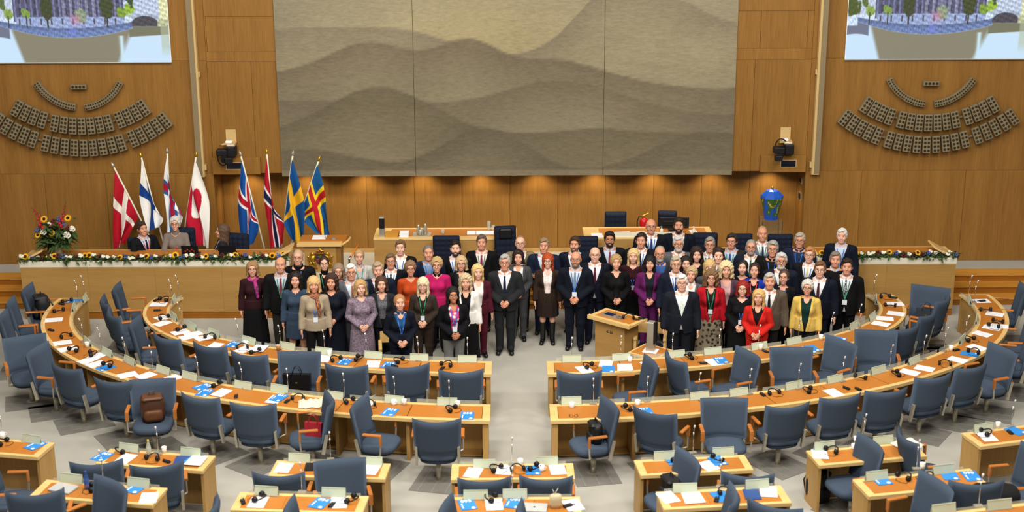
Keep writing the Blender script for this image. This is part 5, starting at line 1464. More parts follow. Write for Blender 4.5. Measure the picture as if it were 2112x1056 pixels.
    if not seat:
        rx, ry = (.208, .156) if not f else (.194, .144)
        fl = np.clip((1.1 - Z) / .3, 0, 1)
        cyl = (np.sqrt((X / (rx * (.93 + .07 * fl))) ** 2 + ((Y - .003) / (ry * (.93 + .07 * fl))) ** 2) - 1) * ry
        cyl = np.maximum(cyl, Z - 1.08); J = sm(J, cyl.astype(np.float32), .04)
    J0 = J; J = np.maximum(J, (hem if not seat else .86) - Z)
    zt = 1.455 + .012 * (Y > .0)
    J = np.maximum(J, Z - zt)
    neck = np.sqrt(X ** 2 + (Y - .02) ** 2) - (.062 if not f else .058)
    J = np.maximum(J, -np.maximum(neck, 1.40 - Z))
    for nm, zb, wd, low in (('suit', 1.11, .105, .9), ('open', .80, .075, 0)):
        w = np.clip((Z - zb) / (1.43 - zb), 0, 1) * wd if nm == 'suit' else np.clip((Z - .75) / .3, 0, 1) * .042 + np.clip((Z - .95) / .48, 0, 1) * .05
        cut = np.maximum(np.abs(X) - w, Y - .03) + 0 * Z
        cut = np.maximum(cut, zb - Z)
        lap = ((np.abs(X) - w) < .045) & ((np.abs(X) - w) > -.01) & (Z > zb + .05) & (Y < 0)
        Jn = np.where(lap, J - .009, J); Jn = np.maximum(Jn, -cut)
        if nm == 'suit':
            lowc = np.maximum(np.maximum(np.abs(X) - np.clip((.98 - Z) / .2, 0, 1) * .05, Y - .0), Z - .98) + 0 * Z; Jn = np.maximum(Jn, -lowc)
        R[nm] = vmesh('jacket', base, Jn.astype(np.float32)); R[nm + '_D'] = Jn
    K = sm(to.D - .02, slv.D - .018, .03); K = K if seat else sm(K, np.where(Z < 1.05, cyl, .5).astype(np.float32), .03); K = np.maximum(K, (.84 if not seat else .86) - Z); K = np.maximum(K, Z - 1.445)
    K = np.maximum(K, -np.maximum(np.sqrt(X ** 2 + (Y + .01) ** 2) - (.066 if not f else .07), 1.385 - Z))
    R['knit'] = vmesh('sweater', base, K.astype(np.float32)); R['knit_D'] = K
    if pose in ('side', 'seat'):
        nk = base.like(); nk.cap((0, .028, 1.36), (0, .012, 1.52), .056 if not f else .047, .054 if not f else .045, 0)
        I = to.D - .010
        if not f: I = np.maximum(sm(to.D, nk.D, .055) - .013, Z - 1.462 - .4 * (Y - .02))
        else: I = np.maximum(I, Z - 1.44)
        I = np.maximum(I, .86 - Z)
        if f: I = np.maximum(I, -np.maximum(np.sqrt((X / .8) ** 2 + ((Z - 1.44) * .8) ** 2) - .062, Y - .03) - 0 * I)
        R['inner'] = vmesh('shirt', base, I.astype(np.float32)); R['inner_D'] = I
        rn = np.sqrt((X / 1.0) ** 2 + (Y - .02) ** 2) - ((.074 if not f else .062) - .15 * (Z - 1.46))
        C = np.maximum(np.abs(rn) - .0085, np.abs(Z - 1.464 - .40 * (Y - .02)) - .030)
        C = np.maximum(C, -np.maximum(np.abs(X) - np.clip((1.475 - Z) * .35, 0, .02), Y)) + 0 * X
        R['collar'] = vmesh('collar', base, C.astype(np.float32))
        T2 = np.maximum(np.abs(rn) - .010, np.abs(Z - 1.47 - .3 * (Y - .02)) - .036) + 0 * X; R['turtleneck'] = vmesh('turtleneck', base, T2.astype(np.float32))
        P_ = sm(leg.D - .02, np.maximum(to.D - .012, Z - 1.02), .02)
        if not seat:
            for s in (-1, 1): pass
            P_ = np.maximum(P_, .035 - Z); P_ = np.maximum(P_, -(Y + .075) * 1.0 - (Z > .14) * 1.0)
        P_ = np.maximum(P_, Z - 1.02)
        R['trousers'] = vmesh('trousers', base, P_.astype(np.float32))
        if not seat:
            for nm, zb, r0, r1 in (('skirt', .56, .155, .212), ('long_skirt', .18, .155, .25)):
                u = np.clip((1.03 - Z) / (1.03 - zb), 0, 1); u2 = np.clip((1.03 - Z) / .2, 0, 1)
                rx = r0 + (.192 - r0) * u2 + (r1 - .192) * u; ry = rx * .76
                th = np.arctan2(Y, X); rip = 1 + .03 * u * np.sin(th * 11)
                S3 = (np.sqrt((X / (rx * rip)) ** 2 + (Y / (ry * rip)) ** 2) - 1) * ry; S3 = np.maximum(S3, np.maximum(zb - Z, Z - 1.03)) + 0 * Z
                R[nm] = vmesh(nm, base, S3.astype(np.float32))
            sv = base.like()
            for s in (-1, 1):
                sv.cap((s * .09, .055, .04), (s * .112, -.15, .034), .042, .04, .02); sv.cap((s * .09, .03, .06), (s * .1, -.06, .065), .044, .035, .03)
            R['shoes'] = vmesh('shoes', sv, np.maximum(sv.D, .004 - Z).astype(np.float32))
            if f:
                bv = base.like(); bv.D = sv.D.copy()
                for s in (-1, 1): bv.cap((s * .09, .02, .08), (s * .092, -.005, .44), .05, .062, .02)
                R['boots'] = vmesh('boots', bv, np.maximum(np.maximum(bv.D, .004 - Z), Z - .43).astype(np.float32))
    # ribbons on the chest
    def front(Dm, x, z):
        ix = int(round((x - base.lo[0]) / base.h)); iz = int(round((z - base.lo[2]) / base.h)); c = Dm[ix, :, iz]; m = np.argmax(c < 0)
        if c[m] >= 0: return -.1
        if m == 0: return float(base.ax[1][0])
        t = c[m - 1] / (c[m - 1] - c[m]); return float(base.ax[1][m - 1] + t * base.h)
    if pose in ('side', 'seat'):
        out = np.minimum(R['suit_D'], R['inner_D'])
        def strip(path, w, Dm, lift, thick=.003):
            b = MB(); L = []; n = len(path)
            for i, (x, z, ww) in enumerate(path):
                y0 = front(Dm, x - ww / 2, z); y1 = front(Dm, x + ww / 2, z); y = min(y0, y1, front(Dm, x, z)) - lift
                L.append((x, y, z, ww))
            for x, y, z, ww in L: b.v += [(x - ww / 2, y, z), (x + ww / 2, y, z), (x + ww / 2, y + thick, z), (x - ww / 2, y + thick, z)]
            for i in range(n - 1):
                o = i * 4
                for k in range(4): j = (k + 1) % 4; b.f.append((o + k, o + 4 + k, o + 4 + j, o + j))
            b.f += [(0, 1, 2, 3), ((n - 1) * 4 + 3, (n - 1) * 4 + 2, (n - 1) * 4 + 1, (n - 1) * 4)]
            b.m = [0] * len(b.f); return b
        tie = strip([(0, 1.425, .03), (0, 1.41, .036), (0, 1.395, .026), (0, 1.36, .034), (0, 1.3, .042), (0, 1.2, .05), (0, 1.1, .056), (0, 1.03, .06), (0, .99, .03)], 0, R['inner_D'], .008, .008)
        R['tie'] = tie.mesh('tie', None)
        lan = None
        for s in (-1, 1):
            p2 = strip([(s * (.062 - .058 * u ** 1.2), 1.44 - .34 * u, .014) for u in np.linspace(0, 1, 12)], 0, out, .006)
            if lan is None: lan = p2
            else:
                o = len(lan.v); lan.v += p2.v; lan.f += [tuple(i + o for i in g) for g in p2.f]; lan.m += p2.m
        R['lanyard'] = lan.mesh('lanyard', None)
        yb = front(out, 0, 1.06) - .012
        R['badge'] = MB().box((0, min(yb, front(out, .03, 1.06) - .012), 1.055), (.075, .004, .085)).mesh('badge', None)
        sc2 = base.like()
        for i in range(16):
            a = 2 * pi * i / 16; b_ = 2 * pi * (i + 1) / 16
            sc2.cap((.075 * cos(a), .015 + .07 * sin(a), 1.45 + .03 * sin(a)), (.075 * cos(b_), .015 + .07 * sin(b_), 1.45 + .03 * sin(b_)), .028, .028, .02)
        yf = front(out, .05, 1.3) - .01
        sc2.cap((.03, -.07, 1.43), (.06, front(out, .06, 1.3) - .01, 1.3), .034, .036, .03); sc2.cap((.06, front(out, .06, 1.3) - .01, 1.3), (.075, front(out, .07, 1.15) - .006, 1.13), .034, .03, .03)
        R['scarf'] = vmesh('scarf', sc2)
    for k_ in [k_ for k_ in R if k_.endswith('_D') or k_ in ('head', 'torso', 'arm', 'sleeve', 'leg', 'base')]: del R[k_]
    return R
RIG = {}
for sx in 'mf':
    side = make_rig(sx, 'side'); cl = make_rig(sx, 'clasp')
    for k_, v_ in side.items(): cl.setdefault(k_, v_)
    RIG[sx + 'side'], RIG[sx + 'clasp'] = side, cl
    RIG[sx + 'seat'] = make_rig(sx, 'seat')
fo = make_rig('m', 'fold')
for k_, v_ in RIG['mside'].items(): fo.setdefault(k_, v_)
RIG['mfold'] = fo

# hair
def make_hair(style):
    v = Vol((-.18, -.18, 1.16), (.18, .21, 1.86), .0065)
    X, Y, Z = v.XYZ(); x, y, z = headlocal(X, Y, Z)
    def E(c, r):
        a, b, c_ = (x - c[0]) / r[0], (y - c[1]) / r[1], (z - c[2]) / r[2]; k = np.sqrt(a * a + b * b + c_ * c_); return (k - 1) * min(r)
    line = 1.703 - 1.1 * x * x / .06 - .80 * np.maximum(0, y + .07) + .006 * np.sin(x * 70)
    if style == 'receding': line = 1.724 - .95 * np.maximum(0, y + .045) + .5 * np.clip(np.abs(x) - .02, 0, .04) * (y < -.02)
    th = {'short': .009, 'receding': .007, 'crop': .005, 'fringe': .007, 'tall': .012}.get(style, .018)
    tp = np.clip((z - line) / .04, .12, 1)
    cap = E((0, .016, 1.645), (.081, .095, .092)) - th * tp * (1 + .35 * np.clip((z - 1.68) / .05, 0, 1))
    nz = .0045 * np.sin(x * 130 + y * 60) * np.sin(z * 90 + y * 110)
    if style in ('short', 'receding', 'crop', 'tall'):
        if style == 'tall': cap = np.minimum(cap, E((.006, -.018, 1.705), (.066, .084, .047)))
        if style == 'short': cap = np.minimum(cap, E((-.010, -.03, 1.702), (.062, .072, .038)))
        D = np.maximum(cap + nz * (style != 'crop'), line - z)
    elif style == 'fringe':
        D = np.maximum(cap, np.maximum(line - z, z - 1.672)); D = np.maximum(D, -.0 - y - .02)
    else:
        face = np.maximum(np.maximum(np.abs(x) - .062, y + .025), z - {'bangs': 1.655, 'longbangs': 1.66}.get(style, 1.692))
        fe = np.sqrt((x / .069) ** 2 + ((z - 1.60) / ({'bangs': .058, 'longbangs': .06}.get(style, .092))) ** 2) - 1
        face = np.maximum(fe * .06, y + .01)
        if style == 'pulled':
            D = np.maximum(E((0, .018, 1.645), (.081, .096, .092)) - .012 * np.clip((z - line) / .04, .12, 1), line + .006 - z); D = np.minimum(D, E((0, .118, 1.655), (.045, .04, .045)))
        elif style == 'ponytail':
            D = np.maximum(E((0, .018, 1.645), (.081, .096, .092)) - .012 * np.clip((z - line) / .04, .12, 1), line + .006 - z); D = np.minimum(D, E((0, .12, 1.60), (.03, .035, .06))); D = np.minimum(D, E((.02, .12, 1.48), (.035, .03, .11)))
        elif style == 'shortf':
            D = np.maximum(E((0, .016, 1.65), (.103, .118, .112)) + nz * 1.5, np.maximum(1.575 + .3 * (y < .0) * np.abs(y) - z, -1)); D = np.maximum(D, -face)
        else:
            vol = {'bob': .027, 'bangs': .027, 'curly': .042, 'long': .026, 'longbangs': .026, 'wavy': .032}[style]
            D = E((0, .02, 1.645), (.080 + vol, .094 + vol, .094 + vol * .8))
            zlow = {'bob': 1.505, 'bangs': 1.50, 'curly': 1.49, 'long': 1.30, 'longbangs': 1.33, 'wavy': 1.29}[style]
            uu = np.clip((1.62 - z) / (1.62 - zlow), 0, 1)
            rx = .102 + .022 * uu + (vol - .026); ry = .098 + .01 * uu
            yc = .03 + .02 * uu
            hang = (np.sqrt((x / rx) ** 2 + ((y - yc) / ry) ** 2) - 1) * .09
            hang = np.maximum(hang, np.maximum(zlow + .0 - z + .12 * np.abs(x) * 0, z - 1.66))
            q = np.maximum(.02 - np.abs(D - hang), 0) / .02; D = np.minimum(D, hang) - q * q * .005
            D = D + nz * (2.2 if style in ('curly', 'wavy') else 1.0)
            D = np.maximum(D, -face)
            inn = np.maximum((np.sqrt((x / .064) ** 2 + ((y - .0) / .078) ** 2) - 1) * .06, z - 1.53)
            D = np.maximum(D, -np.maximum(inn, y - .06))
            front = np.maximum(np.abs(x) - .071, y + .0); D = np.maximum(D, -np.maximum(front, z - 1.60))
    D = (D + 0 * (X + Y + Z)).astype(np.float32)
    return vmesh('hair', v, D)
HAIR = {s: make_hair(s) for s in ('short', 'receding', 'crop', 'tall', 'fringe', 'pulled', 'ponytail', 'shortf', 'bob', 'bangs', 'curly', 'long', 'longbangs', 'wavy')}
v = Vol((-.11, -.17, 1.44), (.11, .09, 1.68), .0065); X, Y, Z = v.XYZ()
v.ell((0, -.026, 1.588), (.071, .071, .091), 0, True); v.ell((0, -.064, 1.523), (.045, .034, .03), .03, True)
x, y, z = headlocal(X, Y, Z)
Db = np.maximum(v.D, z - 1.565 - .9 * np.maximum(0, y + .05)); Db = np.maximum(Db, y - .0); Db = np.maximum(Db, -np.maximum(np.sqrt((x / .026) ** 2 + ((z - 1.548) / .009) ** 2) - 1, y + .05))
Db = np.minimum(Db, np.maximum(np.maximum(np.abs(x) - .03, np.abs(z - 1.563) - .005), np.maximum(y + .06, -.098 - y)))
BEARD = vmesh('beard', v, Db.astype(np.float32))
b = MB()
for s in (-1, 1):
    b.tube([headworld((s * .033 + .025 * cos(a), -.106 + .012 * abs(cos(a)) * (1 if s * cos(a) > 0 else 0), 1.618 + .019 * sin(a))) for a in np.linspace(0, 2 * pi, 15)], .0024, 5, False)
    b.tube([headworld((s * .06, -.096, 1.624)), headworld((s * .083, -.02, 1.625)), headworld((s * .086, .03, 1.615))], .0022, 5)
b.tube([headworld((-.009, -.108, 1.622)), headworld((.009, -.108, 1.622))], .0024, 5)
GLASSES = b.mesh('glasses', None)

def skinmat(hexa, lip='#a05048'):
    m, nt, bs = newmat('skin_' + hexa); c = lin(hexa)
    at, sp, m1, m2, m3, no, tc = nodes(nt, 'ShaderNodeAttribute', 'ShaderNodeSeparateColor', 'ShaderNodeMix', 'ShaderNodeMix', 'ShaderNodeMix', 'ShaderNodeTexNoise', 'ShaderNodeTexCoord')
    at.attribute_name = 'Face'; L = nt.links.new; L(at.outputs['Color'], sp.inputs[0])
    m0, = nodes(nt, 'ShaderNodeMix'); m0.data_type = 'RGBA'; no.inputs['Scale'].default_value = 14; L(tc.outputs['Object'], no.inputs['Vector']); L(no.outputs[0], m0.inputs[0])
    m0.inputs[6].default_value = (*c, 1); m0.inputs[7].default_value = (c[0] * .95, c[1] * .8, c[2] * .78, 1)
    prev = m0.outputs[2]
    for mx, ch, col in ((m1, 0, lin(lip)), (m2, 2, lin('#d8d2cc')), (m3, 1, lin('#2a1c18'))):
        mx.data_type = 'RGBA'; L(sp.outputs[ch], mx.inputs[0]); L(prev, mx.inputs[6]); mx.inputs[7].default_value = (*col, 1); prev = mx.outputs[2]
    L(prev, bs.inputs['Base Color']); bs.inputs['Roughness'].default_value = .5; bs.inputs['Specular IOR Level'].default_value = .3
    bs.inputs['Subsurface Weight'].default_value = .0
    return m
SKINS = {k_: skinmat(h) for k_, h in (('a', '#dca88c'), ('b', '#d49b7d'), ('c', '#e4b59c'), ('d', '#bb8260'))}
def cl(h, pat=None):
    v_ = [int(h[i:i + 2], 16) for i in (1, 3, 5)]
    if max(v_) < 70: h = '#%02x%02x%02x' % tuple(int(c_ * .8) for c_ in v_)
    return mat(h, .85, var=.14, scale=16, bump=.55, spec=.15, sheen=.0)
def patmat(c1, c2, scale=40, kind='noise'):
    m, nt, b_ = newmat('pattern'); tc, no, r = nodes(nt, 'ShaderNodeTexCoord', 'ShaderNodeTexWave' if kind == 'stripe' else 'ShaderNodeTexVoronoi', 'ShaderNodeValToRGB')
    no.inputs['Scale'].default_value = scale; L = nt.links.new; L(tc.outputs['Object'], no.inputs['Vector']); L(no.outputs[0], r.inputs[0])
    e = r.color_ramp.elements; e[0].color = (*lin(c1), 1); e[1].color = (*lin(c2), 1); e[0].position = .3; e[1].position = .55
    L(r.outputs[0], b_.inputs['Base Color']); b_.inputs['Roughness'].default_value = .85; return m
def omat(o, m):
    o.material_slots[0].link = 'OBJECT'; o.material_slots[0].material = m; return o
SHOE = mat('#0e0d0e', .35, var=.1, spec=.5)
NOSHOE = {}
def person(label, loc, S, sex, pose, hair, hcol, skin, upper, lower, extra='', rz=0.0, wide=1.0, group='delegates posing for the group photograph', seated=False):
    R = RIG[sex + pose]
    t = thing('person', label, 'person', loc, rz, group)
    k = S / (1.776 if hair != 'bald' else 1.762)
    sc_ = (k * wide, k * wide, k)
    def add(nm, me, m): o = put(nm, me, t, scale=sc_); omat(o, m); return o
    add('body', R['body_mesh'], SKINS[skin])
    if hair != 'bald':
        o = put('hair', HAIR[hair], t, scale=(k, k, k)); omat(o, mat(hcol, .6, var=.3, scale=90, bump=.3))
        o.scale = sc_
    u = upper.split(); M = lambda c: c if not isinstance(c, str) else (PAT[c] if c in PAT else cl(c))
    if u[0] in ('suit', 'open'):
        add('jacket', R[u[0]], M(u[1])); add('shirt', R['inner'], M(u[2]))
        if sex == 'm' or 'c' in extra.split(): add('collar', R['collar'], M(u[2]))
        if sex == 'm' and pose != 'seat': add('cuffs', R['cuffs'], M(u[2]))
        if len(u) > 3 and u[3] != '-': add('tie', R['tie'], M(u[3]))
    elif u[0] == 'knit':
        add('sweater', R['knit'], M(u[1]))
        if len(u) > 2: add('collar', R['collar'], M(u[2]))
    ex = extra.split()
    if 't' in ex: add('turtleneck', R['turtleneck'], M(u[2] if u[0] != 'knit' else u[1]))
    lo = lower.split()
    if lo[0] == 't': add('trousers', R['trousers'], M(lo[1]))
    elif lo[0] == 's': add('skirt', R['skirt'], M(lo[1]))
    elif lo[0] == 'l': add('long_skirt', R['long_skirt'], M(lo[1]))
    if not seated: add('boots' if 'boots' in ex else 'shoes', R['boots'] if 'boots' in ex else R['shoes'], SHOE)
    for e in ex:
        if e == 'g': add('glasses', GLASSES, mat('#2a2622', .4))
        elif e == 'gb': add('glasses', GLASSES, BLACKM)
        elif e[0] == 'L':
            add('lanyard', R['lanyard'], mat({'b': '#2a62b8', 'g': '#1f7a58', 'r': '#d6323e'}[e[1]], .6))
            if len(e) > 2: add('badge', R['badge'], mat('#dfe6ee', .4))
        elif e[0] == 'B': add('beard', BEARD, mat('#' + e[1:], .8, var=.3, scale=120))
        elif e[0] == 'S': add('scarf', R['scarf'], PAT[e[1:]])
    return t
PAT = {'mauve': patmat('#55424f', '#8a7a8a', 55), 'bw': patmat('#15140f', '#8d7f68', 16), 'tweed': patmat('#5f523c', '#7a6a4e', 90), 'pinkscarf': patmat('#2b2b58', '#b02a7a', 22), 'orangescarf': patmat('#3a3430', '#a8643c', 30),
       'stripe': patmat('#2a3050', '#dcdcdc', 28, 'stripe'), 'pinkcheck': patmat('#d9b7b4', '#efe2dc', 50), 'redtie': patmat('#a01c30', '#1c2244', 34, 'stripe'), 'dots': patmat('#c8ccd8', '#14161e', 60), 'pale': patmat('#9fc0b0', '#e6eae2', 50),
       'grain': patmat('#2a2a30', '#66666c', 70), 'tshirt': patmat('#e6e0e4', '#b81c62', 14), 'pinstripe': patmat('#4a4a4e', '#2e2e32', 60, 'stripe')}
K, N, C2 = '#121215', '#161c2c', '#2c2d31'
PEOPLE = [
 (519,541,1.681,'f','side','bob','#9a7550','a','knit #3a1a20','l #121215','g SpinkscarfX','woman in maroon cardigan with a pink and purple scarf, far left'),
 (577,531,1.814,'m','side','fringe','#5a4a3e','b','suit #17171a #b8c2d0 redtie','t #34332f','Lg','balding man in black jacket with green lanyard, second from far left'),
 (613,516,1.819,'m','side','crop','#b09478','a','suit #141417 #0e0e10','t #141417','g t Lb','man in glasses and black turtleneck before the flower desk end'),
 (608,563,1.695,'f','side','long','#1c1412','a','knit #36465a','s #36465a','','woman with long dark hair in a denim blue dress'),
 (646,572,1.757,'f','side','bangs','#d0a870','b','knit #a3937c','t #141416','SorangescarfX LbB','woman with blond fringe, patterned scarf and beige jacket'),
 (667.5,530,1.636,'f','side','pulled','#33221a','c','open #b5a68e #101012','t #202024','g t Lg','young woman with hair pulled back in front of the coat of arms'),
 (682,567,1.699,'f','clasp','wavy','#3a261c','b','knit #171c2c','l #14182a','','woman with dark wavy hair in a navy wrap dress'),
 (697,546,1.682,'f','side','bob','#8a7460','a','open #4a4a50 #6a6a70','t #222','g','woman with greying bob and glasses peeking between two others, left group'),
 (723,546,1.794,'m','side','short','#dcdad6','b','suit #5c6068 #c9d2dc #8a5a40','t #4a4c54','g','white-haired man in a light grey suit'),
 (740,516,1.678,'f','side','pulled','#a88a62','a','open #b9b8b2 stripe','t #222','Lg c','woman in pale cardigan and striped shirt beside the handrail'),
 (743,579,1.694,'f','clasp','bob','#b8935e','c','knit mauve','l mauve','','blond woman in a long mauve patterned dress'),
 (779,542,1.78,'m','side','short','#a8957a','a','suit #1a2438 #d6dade','t #1a2438','','fair-haired man in dark blue suit behind the woman in mauve dress'),
 (786,572,1.666,'f','side','bob','#4a3024','a','open #2f3136 grain','t #121214','','brown-haired woman in charcoal blazer and dotted blouse, left group'),
 (805,524,1.768,'m','side','short','#6a563e','b','suit #171c28 #e4e6e8 #15151a','t #171c28','g Lb','man in glasses with black tie and blue lanyard, left group'),
 (825,496,1.809,'m','side','short','#6e5236','c','suit #17171b #eceae6','t #17171b','Lb','tall young man with white open shirt, back left of group'),
 (846,540,1.706,'f','side','shortf','#84664a','b','knit #b4441c','t #222226','g','woman in a bright orange sweater'),
 (871.5,574,1.664,'f','clasp','longbangs','#dccba4','c','suit #45382f #2e2822','t #45382f','g Lg1','woman with platinum fringe in a brown trouser suit'),
 (824,609,1.682,'f','clasp','pulled','#a87448','a','suit #141a2a #1f4a74','t #141a2a','c Lb','woman in navy suit and blue shirt standing nearest the desk'),
 (883,506.5,1.805,'m','side','crop','#6e655c','b','suit #1a2540 #7a93b8','t #20242e','Lb','close-cropped man in navy blazer and blue shirt'),
 (900.6,532.5,1.711,'f','side','shortf','#b89a6a','a','knit #b01c5c #1c161a','t #1a1a1e','gb','woman in a magenta zip top with glasses'),
 (939,497,1.821,'m','side','short','#1c1512','c','suit #121215 #d9dee6 #20304e','t #121215','Lb B2e221c','dark-haired man with short beard in black suit, back row left'),
 (951,530,1.666,'f','side','bob','#c0a47c','a','open #161619 #2a2a2e','t #161619','g','blond-grey bobbed woman in black blazer behind the blonde women'),
 (934,594,1.684,'f','clasp','long','#120e0e','d','open #121218 tshirt','t #6c6c6a','g badge LbB1','young woman with long black hair and a pink printed shirt'),
 (960,567.5,1.689,'f','side','wavy','#c4b08c','a','open #e6e3de #101012','l #101012','','woman in a white blazer over a black dress'),
 (985.5,547,1.678,'f','side','long','#d8b878','c','open #4a1624 #e6e0dc','t #4a1624','','woman with long blond hair in a burgundy suit'),
 (993,485,1.823,'m','side','short','#5c5048','b','suit #121214 #e6d2d0 redtie','t #121214','Lg1','large man in black suit with red striped tie, back row'),
 (1041,526,1.817,'m','clasp','short','#a8a6a2','b','suit #2d2f33 #e8e8ea #1a2444','t #2a2c30','g','grey-haired man in charcoal suit clasping hands beside the aisle'),
 (1069,517,1.691,'f','clasp','bob','#241814','a','open pinstripe #e8e4e2','t pinstripe','','dark-haired smiling woman in grey pinstripe suit and white top'),
 (1073,487,1.804,'m','side','receding','#8a6444','c','suit tweed #e6e6e8','t #38322a','g','man in glasses and a greenish tweed jacket, back row'),
 (1122,492,1.813,'m','fold','short','#8a755a','b','suit #1c2740 #c9d4e4','t #1c2740','','man in navy suit standing with arms folded, back row centre'),
 (1130,524,1.685,'f','side','longbangs','#a8431c','c','open #3e2e24 pinkcheck','s #33261e','gb boots c','red-haired woman in brown jacket, skirt and tall black boots'),
 (1185.5,489,1.811,'m','side','tall','#3e2e22','b','suit #161d30 #d9dee8','t #161d30','B5a463a','grinning dark-haired man in navy suit behind the bearded bald man'),
 (1187.6,521,1.792,'m','clasp','bald','#000','b','suit #141a28 #c4ccd6 #6f8496','t #141a28','g Lb1 B6a5a4a','bald bearded man with pale blue tie clasping hands in centre'),
 (1227.6,512,1.774,'m','side','bald','#000','c','suit #191f30 #e6e6ea #5a1c30','t #191f30','g','smiling bald man in glasses with burgundy tie'),
 (1258,479,1.798,'m','side','tall','#161210','d','suit #15161c #b8c4d8 redtie','t #15161c','gb B1c1512','black-haired bearded man in glasses with red plaid tie'),
 (1271.5,527,1.71,'f','clasp','shortf','#a88a5c','a','open #121214 #18181a','t #121214','','woman with short fair hair dressed in black behind the lectern'),
 (1307,515,1.675,'f','side','long','#d2b47c','c','knit #3e1620','l #141416','Lb1','blond woman in a dark burgundy satin blouse'),
 (1323,481,1.825,'m','side','short','#2a1e18','b','suit #15171e #e6e8ec #1a2236','t #15171e','Lb','dark-haired man in black suit and navy tie, back right of lectern'),
 (1341,529,1.707,'f','clasp','longbangs','#141012','a','open #5c1c54 #20242e','t #561a50','','woman with black fringe in a bright purple suit'),
 (1343.6,453.6,1.834,'m','side','bald','#000','b','suit #171b26 #e6e8ec #20386c','t #171b26','g Lb','tall bald man in front of the presiding desk, highest row'),
 (1362,509,1.779,'m','side','receding','#9a948c','b','suit #3a3c40 #3a5a98','t #2a2c30','gb B9a948c','stern grey-haired man with goatee and glasses in grey jacket'),
 (1395,530,1.783,'m','side','short','#b0a48e','a','suit #1c2438 #dfe3ea #1c2c50','t #1c2438','g Lb','fair-grey man in glasses with white shirt and blue lanyard, right group'),
 (1401,450,1.864,'m','side','tall','#2a201a','b','suit #151a28 #dfe2e6 #5c6470','t #151a28','B2a201a Lg','tall dark bearded man in front of the monitor, highest row'),
 (1400.5,488,1.82,'m','side','short','#c4c2be','b','suit #5a5d62 #e4e4e6 #26242c','t #4a4c52','gb Bb4b0aa','grey-haired man in dark glasses and light grey blazer'),
 (1438,511.6,1.703,'f','side','wavy','#2c1c16','c','knit #16161a','t #16161a','Lb','woman with long dark wavy hair, right group back row'),
 (1415.5,530,1.682,'f','side','long','#1e1614','c','knit #1c1a20','t #1c1a20','','young woman with dark straight hair between two grey-haired men'),
 (1407.6,567,1.817,'m','side','short','#e0dcd8','c','suit #1e2430 #e6e8ea pale','t #1c2028','g','elderly white-haired man in dark suit with a pale patterned tie'),
 (1427,551.6,1.686,'f','side','shortf','#b49a72','a','open grain #e6e6e8','t #222','c','blond-grey woman in patterned cardigan behind the elderly man'),
 (1465,490,1.805,'m','side','short','#8c857c','b','suit #33363c #dfe6ea #2c3244','t #2c2e34','g Lg','man in glasses with grey side-parted hair and green lanyard'),
 (1465,537,1.689,'f','side','longbangs','#c8a870','c','knit #4c4a4e','t #222','','woman with blond fringe behind the woman in red blazer'),
 (1468,559,1.702,'f','side','curly','#7a5a3e','a','open #b01622 #2a2420','l bw','g Lg1','curly-haired woman in a long red blazer and patterned dress'),
 (1483,512,1.802,'m','side','tall','#33261e','c','suit #1c1e24 #dfe3e8 #1c2436','t #1c1e24','','young dark-haired man in dark suit, right group'),
 (1510,482.6,1.811,'m','side','short','#2e241e','b','suit #34322e #aebfd4 #2a4474','t #2c2a28','g Lg','dark-haired man in glasses, brown jacket and light blue shirt'),
 (1499,542,1.743,'f','side','curly','#dcc69a','a','open #4e3844 #c9a0a0','t #2a2228','','blond woman in mauve jacket behind the red-haired woman'),
 (1550.5,495,1.788,'m','side','crop','#8c8680','b','suit #182238 #e2e6e2 #3a5a4c','t #182238','g B8c8680','grey-bearded man in glasses and navy suit with green tie'),
 (1533,538,1.662,'f','side','pulled','#241814','c','knit #1a1a1e','t #1a1a1e','Lb','woman with dark hair pulled back, left of the blue blazer'),
 (1557.5,543,1.715,'f','side','ponytail','#2e1e18','a','open #1a34a0 #15161e','t #15161e','Lr','woman in a vivid blue blazer with red lanyard'),
 (1533,581,1.675,'f','clasp','bob','#8c1c14','c','knit #131316','l #131316','gb Lb1','woman with bright red hair, black glasses and black cardigan'),
 (1566,599,1.623,'f','clasp','long','#d0a868','a','suit #c0241c #1a1416','t #c0241c','','woman with long blond hair in a scarlet suit nearest the desk'),
 (1574,468,1.807,'m','side','receding','#a8845c','b','suit #6a7488 #e8eaee #24344e','t #3a4254','Lg','tall balding man with white shirt and green lanyard, highest row right'),
 (1595,498,1.847,'m','side','tall','#9c9a94','b','suit #141416 #1c1c20','t #141416','gb Lb','man with curly grey hair and dark glasses dressed in black'),
 (1589,564.4,1.775,'m','side','short','#b4b0a8','b','suit #5a4e42 #e2e2e2 #26242a','t #2a2622','','handsome grey-haired man in a taupe tweed blazer'),
 (1613,523,1.807,'m','side','tall','#c4c2be','b','suit #1b2436 #e4e6e6 #2c4438','t #1b2436','g Bb4b2ae','grey-haired man with white goatee and glasses in dark suit'),
 (1618,557,1.687,'f','side','pulled','#4a3a30','a','open #141418 #202026','t #141418','g Lb','woman in glasses with black blazer and blue lanyard, right group'),
 (1651,481,1.808,'m','side','short','#a8a294','b','suit #1e2a44 #20304e','t #1e2a44','g Lb1','fair-grey man in glasses and navy sweater, back right'),
 (1667,579,1.668,'f','side','shortf','#c8c4ba','a','open #d2b25a #123c38','t #202024','g','grey-haired woman in a pale yellow jacket'),
 (1671,510.5,1.806,'m','side','short','#b07a4c','c','suit #1a1c22 #e2e6ea #c8c08a','t #1a1c22','g Lb','smiling sandy-haired man in glasses with a pale yellow tie'),
 (1693,540,1.817,'m','side','short','#6e4e34','c','suit #141b2c #e4e6ea #4a1c2a','t #141b2c','gb','young man in glasses and navy suit with burgundy tie, right side'),
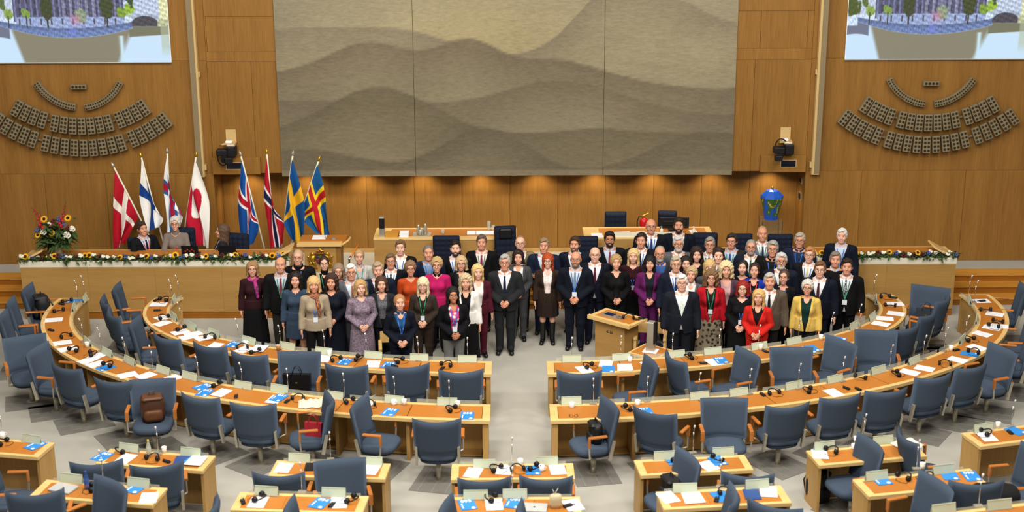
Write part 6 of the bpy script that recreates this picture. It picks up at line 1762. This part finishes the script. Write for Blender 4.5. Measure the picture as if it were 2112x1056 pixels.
 (1725,520,1.795,'m','side','short','#7c746c','b','knit #151518 #c8d0dc','t #1c1c20','','man with short grey hair in a black sweater and shirt collar'),
 (1738,472,1.804,'m','side','short','#d8d6d2','c','suit #151d30 #b8c8de','t #20242e','Lb','tall white-haired man in navy blazer at the far right back'),
 (1749,534.6,1.801,'m','side','short','#2c211b','b','suit #111113 #d8dae0 dots','t #111113','Lg1','dark-haired man in black suit with dotted tie, far right'),
]
PAT['#222'] = cl('#222226')
for (hx_, hy_, S, sex, pose, hair, hcol, skin, up, low, ex, lab) in PEOPLE:
    p = G(hx_, hy_, S)
    rz = -atan2(p.x, p.y) + random.uniform(-.16, .16) + (.0)
    ex = ex.replace('SpinkscarfX', 'Spinkscarf').replace('SorangescarfX', 'Sorangescarf').replace('LbB1', 'Lb1').replace('LbB', 'Lb1').replace('badge ', '')
    person(lab, (p.x, p.y + .03, 0), S, sex, pose, hair, hcol, skin, up, low, ex, rz, wide=random.uniform(.99, 1.06) if sex == 'f' else random.uniform(1.0, 1.08))
# the three seated at the flower desk
for (hx_, hy_, sex, hair, hcol, skin, up, low, ex, lab, rz, Y) in (
  (293, 457, 'm', 'short', '#3a2a20', 'b', 'suit #15171d #b4c4dc #16161c', 't #15171d', 'Lr', 'seated man in dark suit with red lanyard looking to his left', .75, 26.95),
  (360, 447, 'f', 'shortf', '#c8c6c0', 'a', 'knit #7c7068', 't #33302e', 'g t Lr1', 'seated grey-haired woman in a loose taupe sweater with red lanyard', .1, 26.95),
  (455, 462, 'f', 'long', '#5a4432', 'a', 'open #2a2e38 #dfe2ea', 't #24262e', '', 'seated woman with long brown hair leaning over her screen, turned left', -1.35, 26.95)):
    T = WY(hx_, hy_, Y); S = 1.75
    k = 1.0
    person(lab, (T.x, Y, T.z - 1.776), 1.776, sex, 'seat', hair, hcol, skin, up, low, ex, rz, 1.0, 'people seated at the flower desk', seated=True)
for px, lab, rz in ((393, 'open black laptop with red flower stickers before the seated woman', 0), (470, 'open black laptop before the woman leaning over her screen', .1)):
    x0 = WY(px, 520, 26.45).x
    t = thing('laptop', lab, 'laptop', (x0, 26.42, ZPD + .005), rz, 'laptops on the flower desk')
    MB().box((0, .1, .008), (.32, .22, .016), ch=.004).build('base', BLACK, t)
    MB().box((0, -.02, .11), (.32, .008, .2), M=Matrix.Rotation(radians(12), 3, 'X')).build('lid', BLACK, t)
    if px == 393:
        for i in range(5): MB().ell((-.08 + .04 * i, -.04 + .003 * (i % 2), .10 + .03 * (i % 2)), (.018, .003, .016), 8, 4).build('sticker', mat('#b0301c', .6), t)
